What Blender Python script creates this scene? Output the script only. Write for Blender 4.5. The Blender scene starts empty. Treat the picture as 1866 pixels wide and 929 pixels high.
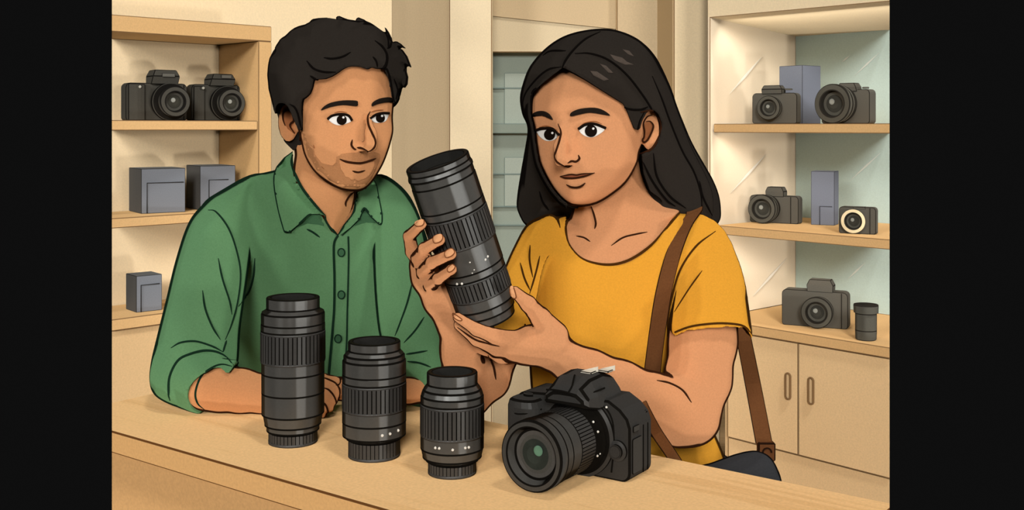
import bpy, bmesh, math, random
import numpy as np
from mathutils import Vector, Matrix
from mathutils.bvhtree import BVHTree
from mathutils.geometry import delaunay_2d_cdt
random.seed(4); np.random.seed(4)
scene = bpy.context.scene
C = scene.collection
PI = math.pi
EYE = 1.45                                   # eye height of the viewer
FOC = 2000.0                                 # focal length in pixels of the 1866 px wide frame
def W(px, py, d):                            # where a point seen at (px, py) stands when it is d metres away
    return Vector(((px-933)/FOC*d, d, EYE-(py-230)/FOC*d))

# ------------------------------------------------------------------ materials
def lin(c):
    c /= 255.0
    return c/12.92 if c <= .04045 else ((c+.055)/1.055)**2.4
def rgb(c): return (lin(c[0]), lin(c[1]), lin(c[2]), 1)
MATS = {}
def mat(name, col, rim=None, ink=(26,19,14), toon=.93, gloss=0, gsize=.25, grain=.05, gscale=420, wood=None, wscale=(1.2,16,16)):
    """flat drawn-looking paint: a toon diffuse shader, optional dark ink rim, paper grain"""
    if name in MATS: return MATS[name]
    m = bpy.data.materials.new(name); m.use_nodes = True
    nt = m.node_tree; nt.nodes.clear(); N = nt.nodes.new; L = nt.links.new
    out = N('ShaderNodeOutputMaterial')
    tc = N('ShaderNodeTexCoord')
    base = N('ShaderNodeRGB'); base.outputs[0].default_value = rgb(col)
    colout = base.outputs[0]
    if wood:
        mp = N('ShaderNodeMapping'); mp.inputs['Scale'].default_value = wscale
        L(tc.outputs['Object'], mp.inputs['Vector'])
        nz = N('ShaderNodeTexNoise'); nz.inputs['Scale'].default_value = 2.2; nz.inputs['Detail'].default_value = 3
        nz.inputs['Distortion'].default_value = .8
        L(mp.outputs[0], nz.inputs['Vector'])
        rp = N('ShaderNodeValToRGB'); rp.color_ramp.elements[0].position = .55; rp.color_ramp.elements[1].position = .64
        rp.color_ramp.elements[0].color = (0,0,0,1); rp.color_ramp.elements[1].color = (1,1,1,1)
        L(nz.outputs['Fac'], rp.inputs[0])
        mx = N('ShaderNodeMixRGB'); mx.inputs[2].default_value = rgb(wood)
        L(rp.outputs[0], mx.inputs[0]); L(colout, mx.inputs[1]); colout = mx.outputs[0]
    if grain:
        nz = N('ShaderNodeTexNoise'); nz.inputs['Scale'].default_value = gscale; nz.inputs['Detail'].default_value = 2
        L(tc.outputs['Object'], nz.inputs['Vector'])
        mr = N('ShaderNodeMapRange'); mr.inputs[1].default_value = .25; mr.inputs[2].default_value = .75
        mr.inputs[3].default_value = 1-grain*1.6; mr.inputs[4].default_value = 1+grain*1.6
        L(nz.outputs['Fac'], mr.inputs[0])
        mv = N('ShaderNodeMixRGB'); mv.blend_type = 'MULTIPLY'; mv.inputs[0].default_value = 1
        L(colout, mv.inputs[1]); L(mr.outputs[0], mv.inputs[2]); colout = mv.outputs[0]
    if rim:
        lw = N('ShaderNodeLayerWeight'); lw.inputs['Blend'].default_value = .5
        if rim == 'attr':
            at = N('ShaderNodeAttribute'); at.attribute_name = 'rim'; src = at.outputs['Fac']
        else:
            v = N('ShaderNodeValue'); v.outputs[0].default_value = rim; src = v.outputs[0]
        ad = N('ShaderNodeMath'); ad.operation = 'ADD'; L(lw.outputs['Facing'], ad.inputs[0]); L(src, ad.inputs[1])
        mr = N('ShaderNodeMapRange'); mr.inputs[1].default_value = .985; mr.inputs[2].default_value = 1.03
        L(ad.outputs[0], mr.inputs[0])
        mx = N('ShaderNodeMixRGB'); mx.inputs[2].default_value = rgb(ink)
        L(mr.outputs[0], mx.inputs[0]); L(colout, mx.inputs[1]); colout = mx.outputs[0]
    sh = N('ShaderNodeBsdfToon'); sh.component = 'DIFFUSE'; sh.inputs['Size'].default_value = toon; sh.inputs['Smooth'].default_value = .04
    L(colout, sh.inputs['Color']); res = sh.outputs[0]
    if gloss:
        gl = N('ShaderNodeBsdfToon'); gl.component = 'GLOSSY'; gl.inputs['Size'].default_value = gsize; gl.inputs['Smooth'].default_value = .03
        gl.inputs['Color'].default_value = (gloss, gloss, gloss*.95, 1)
        ad = N('ShaderNodeAddShader'); L(res, ad.inputs[0]); L(gl.outputs[0], ad.inputs[1]); res = ad.outputs[0]
    L(res, out.inputs['Surface'])
    MATS[name] = m
    return m

# ------------------------------------------------------------------ objects
def link(name, me, mats, parent=None):
    o = bpy.data.objects.new(name, me); C.objects.link(o)
    for m in (mats if isinstance(mats, (list, tuple)) else [mats]): me.materials.append(m)
    if parent is not None: o.parent = parent
    return o
def tag(o, label, cat, group=None):
    o['label'] = label; o['category'] = cat
    if group: o['group'] = group
    return o
def struct(o): o['kind'] = 'structure'; return o
def thing(name, label, cat, loc=(0,0,0), rotz=0, group=None):
    o = bpy.data.objects.new(name, None); C.objects.link(o)
    o.empty_display_size = .05
    o.location = loc; o.rotation_euler = (0,0,rotz)
    return tag(o, label, cat, group)
def copy_thing(r, label, loc, rotz):
    c = r.copy(); C.objects.link(c); c['label'] = label; c.location = loc; c.rotation_euler = (0,0,rotz)
    for ch in list(r.children):
        k = ch.copy(); C.objects.link(k); k.parent = c
        for g in list(ch.children):
            q = g.copy(); C.objects.link(q); q.parent = k
    return c

class MB:                                    # collects shapes for ONE mesh object
    def __init__(s): s.bm = bmesh.new()
    def add(s, t, bevel=0, seg=1, M=None, inkmat=1, ang=35, smooth=False):
        bmesh.ops.recalc_face_normals(t, faces=t.faces)
        if bevel:
            ed = [e for e in t.edges if len(e.link_faces) == 2 and e.calc_face_angle(0) > math.radians(ang)]
            if ed: bmesh.ops.bevel(t, geom=ed, offset=bevel, segments=seg, profile=.5, affect='EDGES', material=inkmat, clamp_overlap=True)
        if M is not None: bmesh.ops.transform(t, matrix=M, verts=t.verts)
        if smooth:
            for f in t.faces: f.smooth = True
        me = bpy.data.meshes.new('tmp'); t.to_mesh(me); t.free(); s.bm.from_mesh(me); bpy.data.meshes.remove(me)
        return s
    def box(s, lo, hi, bevel=0, M=None, **k):
        t = bmesh.new()
        v = [t.verts.new((x,y,z)) for x in (lo[0],hi[0]) for y in (lo[1],hi[1]) for z in (lo[2],hi[2])]
        for f in ((0,1,3,2),(4,6,7,5),(0,4,5,1),(2,3,7,6),(0,2,6,4),(1,5,7,3)): t.faces.new([v[i] for i in f])
        return s.add(t, bevel, M=M, **k)
    def prism(s, poly, depth, M=None, bevel=0, taper=1, tcen=(0,0), **k):   # polygon in x,z pushed along +y
        t = bmesh.new()
        a = [t.verts.new((x,0,z)) for x,z in poly]
        b = [t.verts.new((tcen[0]+(x-tcen[0])*taper,depth,tcen[1]+(z-tcen[1])*taper)) for x,z in poly]
        t.faces.new(a); t.faces.new(b[::-1]); n = len(a)
        for i in range(n): t.faces.new((a[i], b[i], b[(i+1)%n], a[(i+1)%n]))
        return s.add(t, bevel, M=M, **k)
    def lathe(s, prof, M=None, n=64, caps=True, smooth=True):    # prof: (z, r, material) - material paints the band up to the next ring
        t = bmesh.new(); rings = []
        for z, r, _ in prof:
            rings.append([t.verts.new((r*math.cos(2*PI*i/n), r*math.sin(2*PI*i/n), z)) for i in range(n)])
        for j in range(len(prof)-1):
            for i in range(n):
                f = t.faces.new((rings[j][i], rings[j][(i+1)%n], rings[j+1][(i+1)%n], rings[j+1][i])); f.material_index = prof[j][2]; f.smooth = smooth
        for j in range(1, len(prof)-1):          # crisp edge wherever the profile turns
            u = Vector((prof[j][1]-prof[j-1][1], prof[j][0]-prof[j-1][0])); v = Vector((prof[j+1][1]-prof[j][1], prof[j+1][0]-prof[j][0]))
            if u.length > 1e-9 and v.length > 1e-9 and u.angle(v) > .12:
                for i in range(n): t.edges.get((rings[j][i], rings[j][(i+1)%n])).smooth = False
        if caps:
            f = t.faces.new(rings[0][::-1]); f.material_index = prof[0][2]
            f = t.faces.new(rings[-1]); f.material_index = prof[-1][2]
        if M is not None: bmesh.ops.transform(t, matrix=M, verts=t.verts)
        me = bpy.data.meshes.new('tmp'); t.to_mesh(me); t.free(); s.bm.from_mesh(me); bpy.data.meshes.remove(me)
        return s
    def ribbed(s, z0, z1, r, n, M=None, depth=.0011, frac=.72):   # a grip ring of n raised ribs; grooves are material 1
        t = bmesh.new(); pts = []; mi = []
        for i in range(n):
            a0 = 2*PI*i/n; a1 = a0+2*PI/n*frac; a2 = 2*PI*(i+1)/n; e = 2*PI/n*.05
            pts += [(a0, r), (a1, r), (a1+e, r-depth), (a2-e, r-depth)]; mi += [0,1,1,1]
        ring = [[t.verts.new((q*math.cos(a), q*math.sin(a), z)) for a,q in pts] for z in (z0,z1)]
        m = len(pts)
        for i in range(m):
            f = t.faces.new((ring[0][i], ring[0][(i+1)%m], ring[1][(i+1)%m], ring[1][i])); f.material_index = mi[i]
        t.faces.new(ring[0][::-1]); t.faces.new(ring[1])
        if M is not None: bmesh.ops.transform(t, matrix=M, verts=t.verts)
        me = bpy.data.meshes.new('tmp'); t.to_mesh(me); t.free(); s.bm.from_mesh(me); bpy.data.meshes.remove(me)
        return s
    def tube(s, pts, rad, n=7, closed=False, mi=0):
        t = bmesh.new(); pts = [Vector(p) for p in pts]; m = len(pts)
        if m < 2: t.free(); return s
        rads = rad if isinstance(rad, (list,tuple)) else [rad]*m
        rings = []
        for i,p in enumerate(pts):
            d = (pts[(i+1)%m]-pts[i-1]) if closed else (pts[min(i+1,m-1)]-pts[max(i-1,0)])
            if d.length < 1e-9: d = Vector((0,0,1))
            d.normalize(); u = d.cross(Vector((0,1,.13))); u = u.normalized() if u.length > 1e-6 else Vector((1,0,0)); v = d.cross(u)
            rings.append([t.verts.new(p+(u*math.cos(2*PI*k/n)+v*math.sin(2*PI*k/n))*rads[i]) for k in range(n)])
        for i in range(m if closed else m-1):
            a, b = rings[i], rings[(i+1)%m]
            for k in range(n):
                f = t.faces.new((a[k], a[(k+1)%n], b[(k+1)%n], b[k])); f.smooth = True; f.material_index = mi
        if not closed: t.faces.new(rings[0][::-1]); t.faces.new(rings[-1])
        bmesh.ops.recalc_face_normals(t, faces=t.faces)
        me = bpy.data.meshes.new('tmp'); t.to_mesh(me); t.free(); s.bm.from_mesh(me); bpy.data.meshes.remove(me)
        return s
    def ball(s, c, r, M=None, sub=2, scale=(1,1,1)):
        t = bmesh.new(); bmesh.ops.create_icosphere(t, subdivisions=sub, radius=r)
        for v in t.verts: v.co = Vector((v.co.x*scale[0]+c[0], v.co.y*scale[1]+c[1], v.co.z*scale[2]+c[2]))
        return s.add(t, 0, M=M, smooth=True)
    def build(s, name, mats, parent=None, trim=False):
        if trim:                             # model only what lies inside the visible part of the room
            for n in (Vector((1,.3645,0)), Vector((-1,.344,0))):
                g = s.bm.verts[:]+s.bm.edges[:]+s.bm.faces[:]
                r = bmesh.ops.bisect_plane(s.bm, geom=g, plane_co=(0,0,0), plane_no=n, clear_inner=True)
                ed = [e for e in r['geom_cut'] if isinstance(e, bmesh.types.BMEdge)]
                if ed: bmesh.ops.edgeloop_fill(s.bm, edges=ed) if False else bmesh.ops.holes_fill(s.bm, edges=ed)
        me = bpy.data.meshes.new(name); s.bm.to_mesh(me); s.bm.free()
        return link(name, me, mats, parent)

def crom(pts, n=8, closed=False):            # smooth curve through points
    P = [np.array(p, float) for p in pts]; m = len(P); out = []
    for i in range(m if closed else m-1):
        p1, p2 = P[i], P[(i+1)%m]
        p0 = P[i-1] if (closed or i > 0) else p1*2-p2
        p3 = P[(i+2)%m] if (closed or i+2 < m) else p2*2-p1
        for k in range(n):
            t = k/n
            out.append(.5*((2*p1)+(p2-p0)*t+(2*p0-5*p1+4*p2-p3)*t*t+(3*p1-p0-3*p2+p3)*t**3))
    if not closed: out.append(P[-1])
    return [tuple(q) for q in out]

# ------------------------------------------------------------------ volumes for the bodies (signed distance fields -> one smooth mesh)
def axis(parts):
    a = []
    for lo, hi, st in parts: a.append(np.arange(lo, hi, st))
    return np.concatenate(a+[[parts[-1][1]]]).astype(np.float32)
def rimc(Rpx, line=4.3):
    q = max(0.0, 1-line/max(Rpx, line*1.2)); return math.sqrt(1-q*q)
class Vol:
    def __init__(s, xs, ys, zs):
        s.xs, s.ys, s.zs = xs, ys, zs
        s.X = xs[:,None,None]; s.Y = ys[None,:,None]; s.Z = zs[None,None,:]
        s.shape = (len(xs), len(ys), len(zs))
    def new(s): return np.full(s.shape, 9., np.float32)
    def poly2(s, px, d):                     # inside distance (metres) to an outline, on the x-z grid; d: depth or (depth at z, slope, z)
        pts = []
        for (x, y) in px:
            k = (y-230)/FOC
            dd = (d[0]+d[1]*(EYE-d[2]))/(1+d[1]*k) if isinstance(d, tuple) else d
            w = W(x, y, dd); pts.append((w.x, w.z))
        gx = s.xs[:,None]; gz = s.zs[None,:]
        best = np.full((len(s.xs), len(s.zs)), 1e9, np.float32); ins = np.zeros(best.shape, bool)
        for i in range(len(pts)):
            (x1,z1),(x2,z2) = pts[i-1], pts[i]
            ex, ez = x2-x1, z2-z1; l2 = ex*ex+ez*ez
            if l2 < 1e-14: continue
            t = np.clip(((gx-x1)*ex+(gz-z1)*ez)/l2, 0, 1)
            best = np.minimum(best, (gx-x1-t*ex)**2+(gz-z1-t*ez)**2)
            if z1 != z2:
                c = ((z1 > gz) != (z2 > gz)) & (gx < (x2-x1)*(gz-z1)/(z2-z1)+x1)
                ins ^= c
        b = np.sqrt(best); return np.where(ins, b, -b)
    def infl(s, px, d, R, st=1.0, d2=None):  # a rounded solid with this outline
        if d2 is None: d2 = s.poly2(px, d)
        y0 = (d[0]+d[1]*(s.Z-d[2])) if isinstance(d, tuple) else d
        return (np.sqrt(np.maximum(R-d2, 0)[:,None,:]**2+((s.Y-y0)/st)**2)-R).astype(np.float32)
    def cone(s, a, ra, b, rb):               # tapered limb
        a = np.array(a, np.float32); b = np.array(b, np.float32); e = b-a; l2 = float(e@e)+1e-12
        m = max(ra, rb)+.06
        lo = np.minimum(a,b)-m; hi = np.maximum(a,b)+m
        sl = tuple(slice(max(0,int(np.searchsorted(ax, l))-1), int(np.searchsorted(ax, h))+1) for ax,l,h in zip((s.xs,s.ys,s.zs), lo, hi))
        dx = s.xs[sl[0]][:,None,None]-a[0]; dy = s.ys[sl[1]][None,:,None]-a[1]; dz = s.zs[sl[2]][None,None,:]-a[2]
        t = np.clip((dx*e[0]+dy*e[1]+dz*e[2])/l2, 0, 1)
        f = np.sqrt((dx-t*e[0])**2+(dy-t*e[1])**2+(dz-t*e[2])**2)-(ra+(rb-ra)*t)
        return sl, f.astype(np.float32)
    def ell(s, c, r, rotz=0):
        c = np.array(c); dx, dy, dz = s.X-c[0], s.Y-c[1], s.Z-c[2]
        if rotz: dx, dy = dx*math.cos(rotz)+dy*math.sin(rotz), -dx*math.sin(rotz)+dy*math.cos(rotz)
        k0 = np.sqrt((dx/r[0])**2+(dy/r[1])**2+(dz/r[2])**2); k1 = np.sqrt((dx/r[0]**2)**2+(dy/r[1]**2)**2+(dz/r[2]**2)**2)+1e-9
        return (k0*(k0-1)/k1).astype(np.float32)
def put(F, f, k=0.0, R=None, c=0.3, sl=None):
    G = F if sl is None else F[sl]
    if R is not None:
        Q = R if sl is None else R[sl]
        Q[f < G] = c
    if k > 0:
        h = np.maximum(k-np.abs(G-f), 0)/k; G[...] = np.minimum(G, f)-h*h*k/4
    else: np.minimum(G, f, out=G)
def chain(V, F, pts, k, R=None, line=3.0):   # pts: (px, py, depth, radius in px)
    for i in range(len(pts)-1):
        a, b = pts[i], pts[i+1]
        sl, f = V.cone(W(*a[:3]), a[3]*a[2]/FOC, W(*b[:3]), b[3]*b[2]/FOC)
        put(F, f, k, R, rimc((a[3]+b[3])/2, line), sl)
def surface(V, F, name, mats, parent, R=None, smooth=2, ):
    S = F < 0
    S[0]=S[-1]=False; S[:,0]=S[:,-1]=False; S[:,:,0]=S[:,:,-1]=False
    nx, ny, nz = F.shape
    c = [S[i:nx-1+i, j:ny-1+j, k:nz-1+k] for i in (0,1) for j in (0,1) for k in (0,1)]
    any_ = c[0]|c[1]|c[2]|c[3]|c[4]|c[5]|c[6]|c[7]; all_ = c[0]&c[1]&c[2]&c[3]&c[4]&c[5]&c[6]&c[7]
    act = np.argwhere(any_ & ~all_); idx = np.full(any_.shape, -1, np.int32)
    I, J, K = act.T; idx[I,J,K] = np.arange(len(act))
    acc = np.zeros((len(act),3)); cnt = np.zeros(len(act))
    ax = (V.xs, V.ys, V.zs)
    offs = [(i,j,k) for i in (0,1) for j in (0,1) for k in (0,1)]
    for o in offs:
        for d in range(3):
            if o[d]: continue
            q = list(o); q[d] = 1
            f0 = F[I+o[0],J+o[1],K+o[2]]; f1 = F[I+q[0],J+q[1],K+q[2]]
            s0 = S[I+o[0],J+o[1],K+o[2]]; s1 = S[I+q[0],J+q[1],K+q[2]]
            m = s0 != s1
            t = np.clip(np.where(m, f0/(np.where(np.abs(f0-f1) < 1e-9, 1, f0-f1)), 0), 0, 1)
            p = np.stack([ax[e][(I,J,K)[e]+o[e]] for e in range(3)], 1).astype(float)
            p1 = np.stack([ax[e][(I,J,K)[e]+q[e]] for e in range(3)], 1)
            p = p+(p1-p)*t[:,None]
            acc[m] += p[m]; cnt[m] += 1
    co = acc/np.maximum(cnt,1)[:,None]
    quads = []
    for d in range(3):
        a = [slice(None)]*3; b = [slice(None)]*3; a[d] = slice(0,-1); b[d] = slice(1,None)
        D = S[tuple(a)] != S[tuple(b)]; first = S[tuple(a)]
        e, g = [(1,2),(2,0),(0,1)][d]
        P = np.argwhere(D)
        P = P[(P[:,e] > 0) & (P[:,g] > 0) & (P[:,e] < F.shape[e]-1) & (P[:,g] < F.shape[g]-1)]
        ins = first[tuple(P.T)]
        def at(de, dg):
            Q = P.copy(); Q[:,e] -= de; Q[:,g] -= dg; return idx[tuple(Q.T)]
        q = np.stack([at(1,1), at(0,1), at(0,0), at(1,0)], 1)
        q[~ins] = q[~ins][:, ::-1]; quads.append(q)
    quads = np.concatenate(quads)
    for it in range(smooth):
        for lam in (.55, -.5):
            sm = np.zeros_like(co); n = np.zeros(len(co))
            for i in range(4):
                u, v = quads[:,i], quads[:,(i+1)%4]
                for col in range(3):
                    sm[:,col] += np.bincount(u, co[v,col], len(co))+np.bincount(v, co[u,col], len(co))
                n += np.bincount(u, minlength=len(co))+np.bincount(v, minlength=len(co))
            co = co+lam*(sm/np.maximum(n,1)[:,None]-co)
    me = bpy.data.meshes.new(name)
    me.vertices.add(len(co)); me.vertices.foreach_set('co', co.astype(np.float32).ravel())
    me.loops.add(quads.size); me.loops.foreach_set('vertex_index', quads.astype(np.int32).ravel())
    me.polygons.add(len(quads)); me.polygons.foreach_set('loop_start', np.arange(0, quads.size, 4, dtype=np.int32))
    me.polygons.foreach_set('use_smooth', np.ones(len(quads), bool))
    me.update(calc_edges=True); me.validate()
    if R is not None:
        r = R[I,J,K].astype(np.float32).astype(float)
        for it in range(3):
            sm = np.zeros(len(co)); n = np.zeros(len(co))
            for i in range(4):
                u, v = quads[:,i], quads[:,(i+1)%4]
                sm += np.bincount(u, r[v], len(co)); n += np.bincount(u, minlength=len(co))
            r = .5*r+.5*sm/np.maximum(n,1)
        at = me.attributes.new('rim', 'FLOAT', 'POINT'); at.data.foreach_set('value', r.astype(np.float32))
    # keep only the biggest connected pieces is not needed: every field is one solid
    o = link(name, me, mats, parent)
    o['_bvh'] = 0
    del o['_bvh']
    BV[o.name] = BVHTree.FromPolygons(co.tolist(), quads.tolist())
    return o
BV = {}
E0 = Vector((0,0,EYE))
def hit(bvs, px, py):
    d = (W(px,py,1)-Vector((0,0,EYE))).normalized(); best = None
    for b in bvs:
        r = BV[b].ray_cast(Vector((0,0,EYE)), d, 6)
        if r[0] is not None and (best is None or r[3] < best[3]): best = r
    return best
def surf_lines(lines, bvs, name, m, parent, w=1.6, lift=.0, taper=True, n=6):
    """ink lines lying on a surface, one object per line; each line: list of (px, py) or (list, width)"""
    res = []
    for ln in lines:
        ww = w; tp = taper
        if isinstance(ln, tuple): ln, ww = ln
        base = crom(ln, n); hs = [(hit(bvs, x, y), i/(len(base)-1)) for i,(x,y) in enumerate(base)]
        ds = sorted(h[3] for h,_ in hs if h)
        if not ds: continue
        mid = ds[len(ds)//2]
        pts = [(h[0]-(h[0]-E0).normalized()*lift, h[3], t) for h,t in hs if h and abs(h[3]-mid) < .11]
        pts = [p for k,p in enumerate(pts) if k == 0 or abs(p[1]-pts[k-1][1]) < .04]
        if len(pts) < 2: continue
        mb = MB()
        mb.tube([p[0] for p in pts], [ww*1.2*p[1]/FOC*((.35+.65*min(1, min(p[2], 1-p[2])*5)) if tp else 1) for p in pts])
        res.append(mb.build(name, m, parent))
    return res
def surf_patch(poly, bvs, name, m, parent, lift=.001, step=4, smooth=0, thick=.002, mb=None):
    """a thin raised patch lying on a surface, with this outline"""
    if smooth: poly = crom(poly, smooth, True)
    xs = [p[0] for p in poly]; ys = [p[1] for p in poly]
    pts = [Vector(p) for p in poly]; nb = len(pts)
    def inside(x, y):
        r = False
        for i in range(nb):
            (x1,y1),(x2,y2) = poly[i-1], poly[i]
            if (y1 > y) != (y2 > y) and x < (x2-x1)*(y-y1)/(y2-y1)+x1: r = not r
        return r
    def clear(x, y):
        return min((x-p[0])**2+(y-p[1])**2 for p in poly) > (step*.45)**2
    y = min(ys)+step/2
    while y < max(ys):
        x = min(xs)+step/2
        while x < max(xs):
            if inside(x, y) and clear(x, y): pts.append(Vector((x,y)))
            x += step
        y += step
    vo, ed, fa, *_ = delaunay_2d_cdt(pts, [], [list(range(nb))], 1, 1e-5)
    t = bmesh.new(); top = []
    hs = [hit(bvs, v.x, v.y) for v in vo]
    ds = sorted(h[0].y for h in hs if h); mid = ds[len(ds)//2]; good = [(v, h) for v, h in zip(vo, hs) if h and abs(h[0].y-mid) < .085]
    for v, h in zip(vo, hs):
        if h and abs(h[0].y-mid) < .085: p = h[0]
        else:
            g = min(good, key=lambda k: (k[0]-v).length_squared); p = W(v.x, v.y, g[1][0].y)
        top.append(t.verts.new(p-(p-Vector((0,0,EYE))).normalized()*lift))
    for f in fa:
        try: t.faces.new([top[i] for i in f])
        except ValueError: pass
    bnd = [e for e in t.edges if len(e.link_faces) == 1]
    r = bmesh.ops.extrude_edge_only(t, edges=bnd)
    for v in [g for g in r['geom'] if isinstance(g, bmesh.types.BMVert)]:
        v.co += (v.co-Vector((0,0,EYE))).normalized()*(lift+thick)
    for f in t.faces:
        f.smooth = True
        f.normal_update()
    bmesh.ops.recalc_face_normals(t, faces=t.faces)
    c = sum((f.normal.y*f.calc_area() for f in t.faces), 0)
    if c > 0: bmesh.ops.reverse_faces(t, faces=t.faces)
    own = mb is None
    if own: mb = MB()
    me = bpy.data.meshes.new('tmp'); t.to_mesh(me); t.free(); mb.bm.from_mesh(me); bpy.data.meshes.remove(me)
    if own: return mb.build(name, m, parent)
def disc(cx, cy, rx, ry=None, n=20):
    ry = ry or rx
    return [(cx+rx*math.cos(2*PI*i/n), cy+ry*math.sin(2*PI*i/n)) for i in range(n)]
# ------------------------------------------------------------------ palette
BG_INK = (136,104,70)
def ink(c=(24,18,13), n=None): return mat(n or 'ink_%d_%d_%d' % c, c, grain=0)
bgink = mat('furniture_edge', BG_INK, grain=0)
WALLC = (237,212,170)
m_wall = mat('wall_cream', WALLC, grain=.03, gscale=160)
m_wall_shade = mat('wall_shaded', (229,200,157), grain=.03, gscale=160)  # shade of the recessed wall faces, put into a darker cream
m_wall_lite = mat('wall_pale', (242,219,179), grain=.03, gscale=160)
m_floor = mat('floor_boards', (196,158,112), grain=.03, wood=(184,146,100))
m_stile = mat('shelf_oak', (215,172,117), grain=.04, gscale=200)
m_shelf = mat('shelf_oak_front', (222,178,122), grain=.04, gscale=200)
m_back = mat('cabinet_back', (250,222,178), grain=.03, gscale=200)
m_base = mat('cabinet_door_beige', (222,184,134), grain=.04, gscale=200)
m_glass = mat('blue_glass_back', (196,213,201), grain=.03, gscale=200)
m_glass2 = mat('pale_glass', (188,197,182), grain=.03, gscale=200)
m_glassline = mat('glass_line', (134,150,142), grain=0)

# ------------------------------------------------------------------ room shell
def plan_wall(name, pts, z0, z1, m, kind='structure', thick=.05, line=True):
    """an upright wall standing on a plan line a -> b, its face to the viewer"""
    a, b = Vector(pts[0]), Vector(pts[1]); d = (b-a); L = d.length; d.normalize(); n = Vector((-d.y, d.x))
    if n.y < 0: n = -n
    M = Matrix(((d.x, n.x, 0, a.x), (d.y, n.y, 0, a.y), (0,0,1,0), (0,0,0,1)))
    mb = MB(); mb.box((0,0,z0), (L,thick,z1), bevel=.003 if line else 0, M=M)
    o = mb.build(name, [m, bgink], trim=True); o['kind'] = 'structure'; return o
def at(px, d): return ((px-933)/FOC*d, d)
fl = MB(); fl.box((-3,.2,-.05), (3,6.2,0)); struct(fl.build('floor', m_floor, trim=True))
WD = Vector((.70,.714)).normalized(); WN = Vector((-WD.y, WD.x))       # left cabinet: along its front, into it
LC = Vector((-.788,3.6))                                              # right front corner of the left cabinet
p0 = LC+WN*.285
plan_wall('wall_left', [tuple(p0-WD*1.6), tuple(p0+WD*.742)], 0, 2.7, m_wall)
plan_wall('wall_back', [at(690,5.0), at(860,5.0)], 0, 2.7, m_wall_shade)
mb = MB(); x0, x1 = (819-933)/FOC*4.72, (896-933)/FOC*4.72
mb.box((x0,4.72,0), (x1,5.1,2.7), bevel=.003); struct(mb.build('trim_1', [m_wall_lite, bgink], trim=True))
# the wall with the glazed opening: header, painted shade above, right jamb
z = lambda py, d: EYE-(py-230)/FOC*d
D = 5.0; xr = (1122-933)/FOC*D
mb = MB()
mb.box((-.12,D,z(95,D)), (xr,D+.08,2.7), bevel=.003); mb.prism([(-.12,z(28,D)),(xr,z(53,D)),(xr,2.7),(-.12,2.7)], .08, M=Matrix.Translation((0,D-.004,0)), bevel=.003) if False else None
mb.box((-.12,D,0), (xr,D+.08,z(640,D)), bevel=.003)
struct(mb.build('trim_2', [m_wall_lite, bgink], trim=True))
mb = MB(); mb.prism([(-.12,z(28,D)),(xr,z(53,D)),(xr,2.7),(-.12,2.7)], .006, M=Matrix.Translation((0,D-.006,0)))
struct(mb.build('header_shade', [mat('header_shade_tone', (228,199,156), grain=.03, gscale=160)], trim=True))  # slanting shade over the header, painted as a thin darker sheet
mb = MB(); mb.box((xr,D-.06,0), ((1215-933)/FOC*D+.1,D+.08,2.7), bevel=.003); struct(mb.build('wall_right', [m_wall_shade, bgink], trim=True))
# glazed opening with a tinted pane, ledges and paler panels seen through it
mb = MB(); mb.box((-.12,D+.05,z(640,D)), (xr,D+.06,z(95,D))); wn = struct(mb.build('window_1', [mat('tinted_pane', (170,180,165), grain=.03, gscale=200)]))
mb = MB()
for py, h in ((160,.006),(318,.006),(378,.006),(412,.006)): mb.box((-.12,D+.043,z(py,D)-h/2), (xr,D+.05,z(py,D)+h/2))
mb.build('glazing_bar', [m_glassline], wn)
mb = MB()
for py in (234,): mb.box((-.12,D+.02,z(py+9,D)), (xr,D+.05,z(py-9,D)), bevel=.003)
mb.build('ledge', [mat('glass_ledge', (158,168,154), grain=.03), m_glassline], wn)
for pa, pb in ((132,226),(287,377)):
    mb = MB(); mb.box(((919-933)/FOC*D,D+.044,z(pb,D)), (.40,D+.05,z(pa,D)), bevel=.002); mb.build('panel', [m_glass2, m_glassline], wn)
# pillar between the opening and the glass cabinet
mb = MB(); d0 = 4.12; xa = (1228-933)/FOC*d0
mb.box((xa,d0,0), ((1312-933)/FOC*d0,4.56,2.7), bevel=.003); struct(mb.build('trim_3', [m_wall, bgink], trim=True))
mb = MB(); mb.box((xa-.004,d0+.01,0), (xa,4.56,2.7)); struct(mb.build('pillar_shade', [mat('pillar_side_shade', (209,178,134), grain=.03)], trim=True))  # shaded side of the pillar, painted by a thin darker sheet
RW = Vector((.67,-.742)).normalized(); RN = Vector((-RW.y, RW.x))     # right cabinet: along its front (towards the viewer), into it
RC = Vector((.722,4.0))
pr = RC+RN*.60
plan_wall('wall_far_right', [tuple(pr-RW*.15), tuple(pr+RW*1.4)], 0, 2.7, m_wall)

# ------------------------------------------------------------------ left shelf cabinet
def frame(o, d, n): return Matrix(((d.x,n.x,0,o.x),(d.y,n.y,0,o.y),(0,0,1,0),(0,0,0,1)))
ML = frame(LC, WD, WN)                       # local x: along the front (0 = right corner, minus = left), y: into it
CABL = -1.15
cab = thing('shelf_cabinet', 'light oak open shelf cabinet against the left wall', 'cabinet', (LC.x, LC.y, 0))
cab_inv = Matrix.Translation((-LC.x, -LC.y, 0))
def part(name, fn, mats, root=None, trim=True):
    mb = MB(); fn(mb); o = mb.build(name, mats, None, trim=trim)
    root = root or cab
    o.data.transform(Matrix.Translation(-Vector(root.location))); o.parent = root
    return o
ZT = 1.777
ow, ob, os_ = [m_stile, bgink], [m_back, bgink], [m_shelf, bgink]
part('top_panel', lambda m: m.box((CABL,0,1.727), (0,.26,ZT), .0025, ML), ow)
part('side_panel', lambda m: m.box((-.05,0,0), (0,.26,1.727), .0025, ML), ow)
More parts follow.
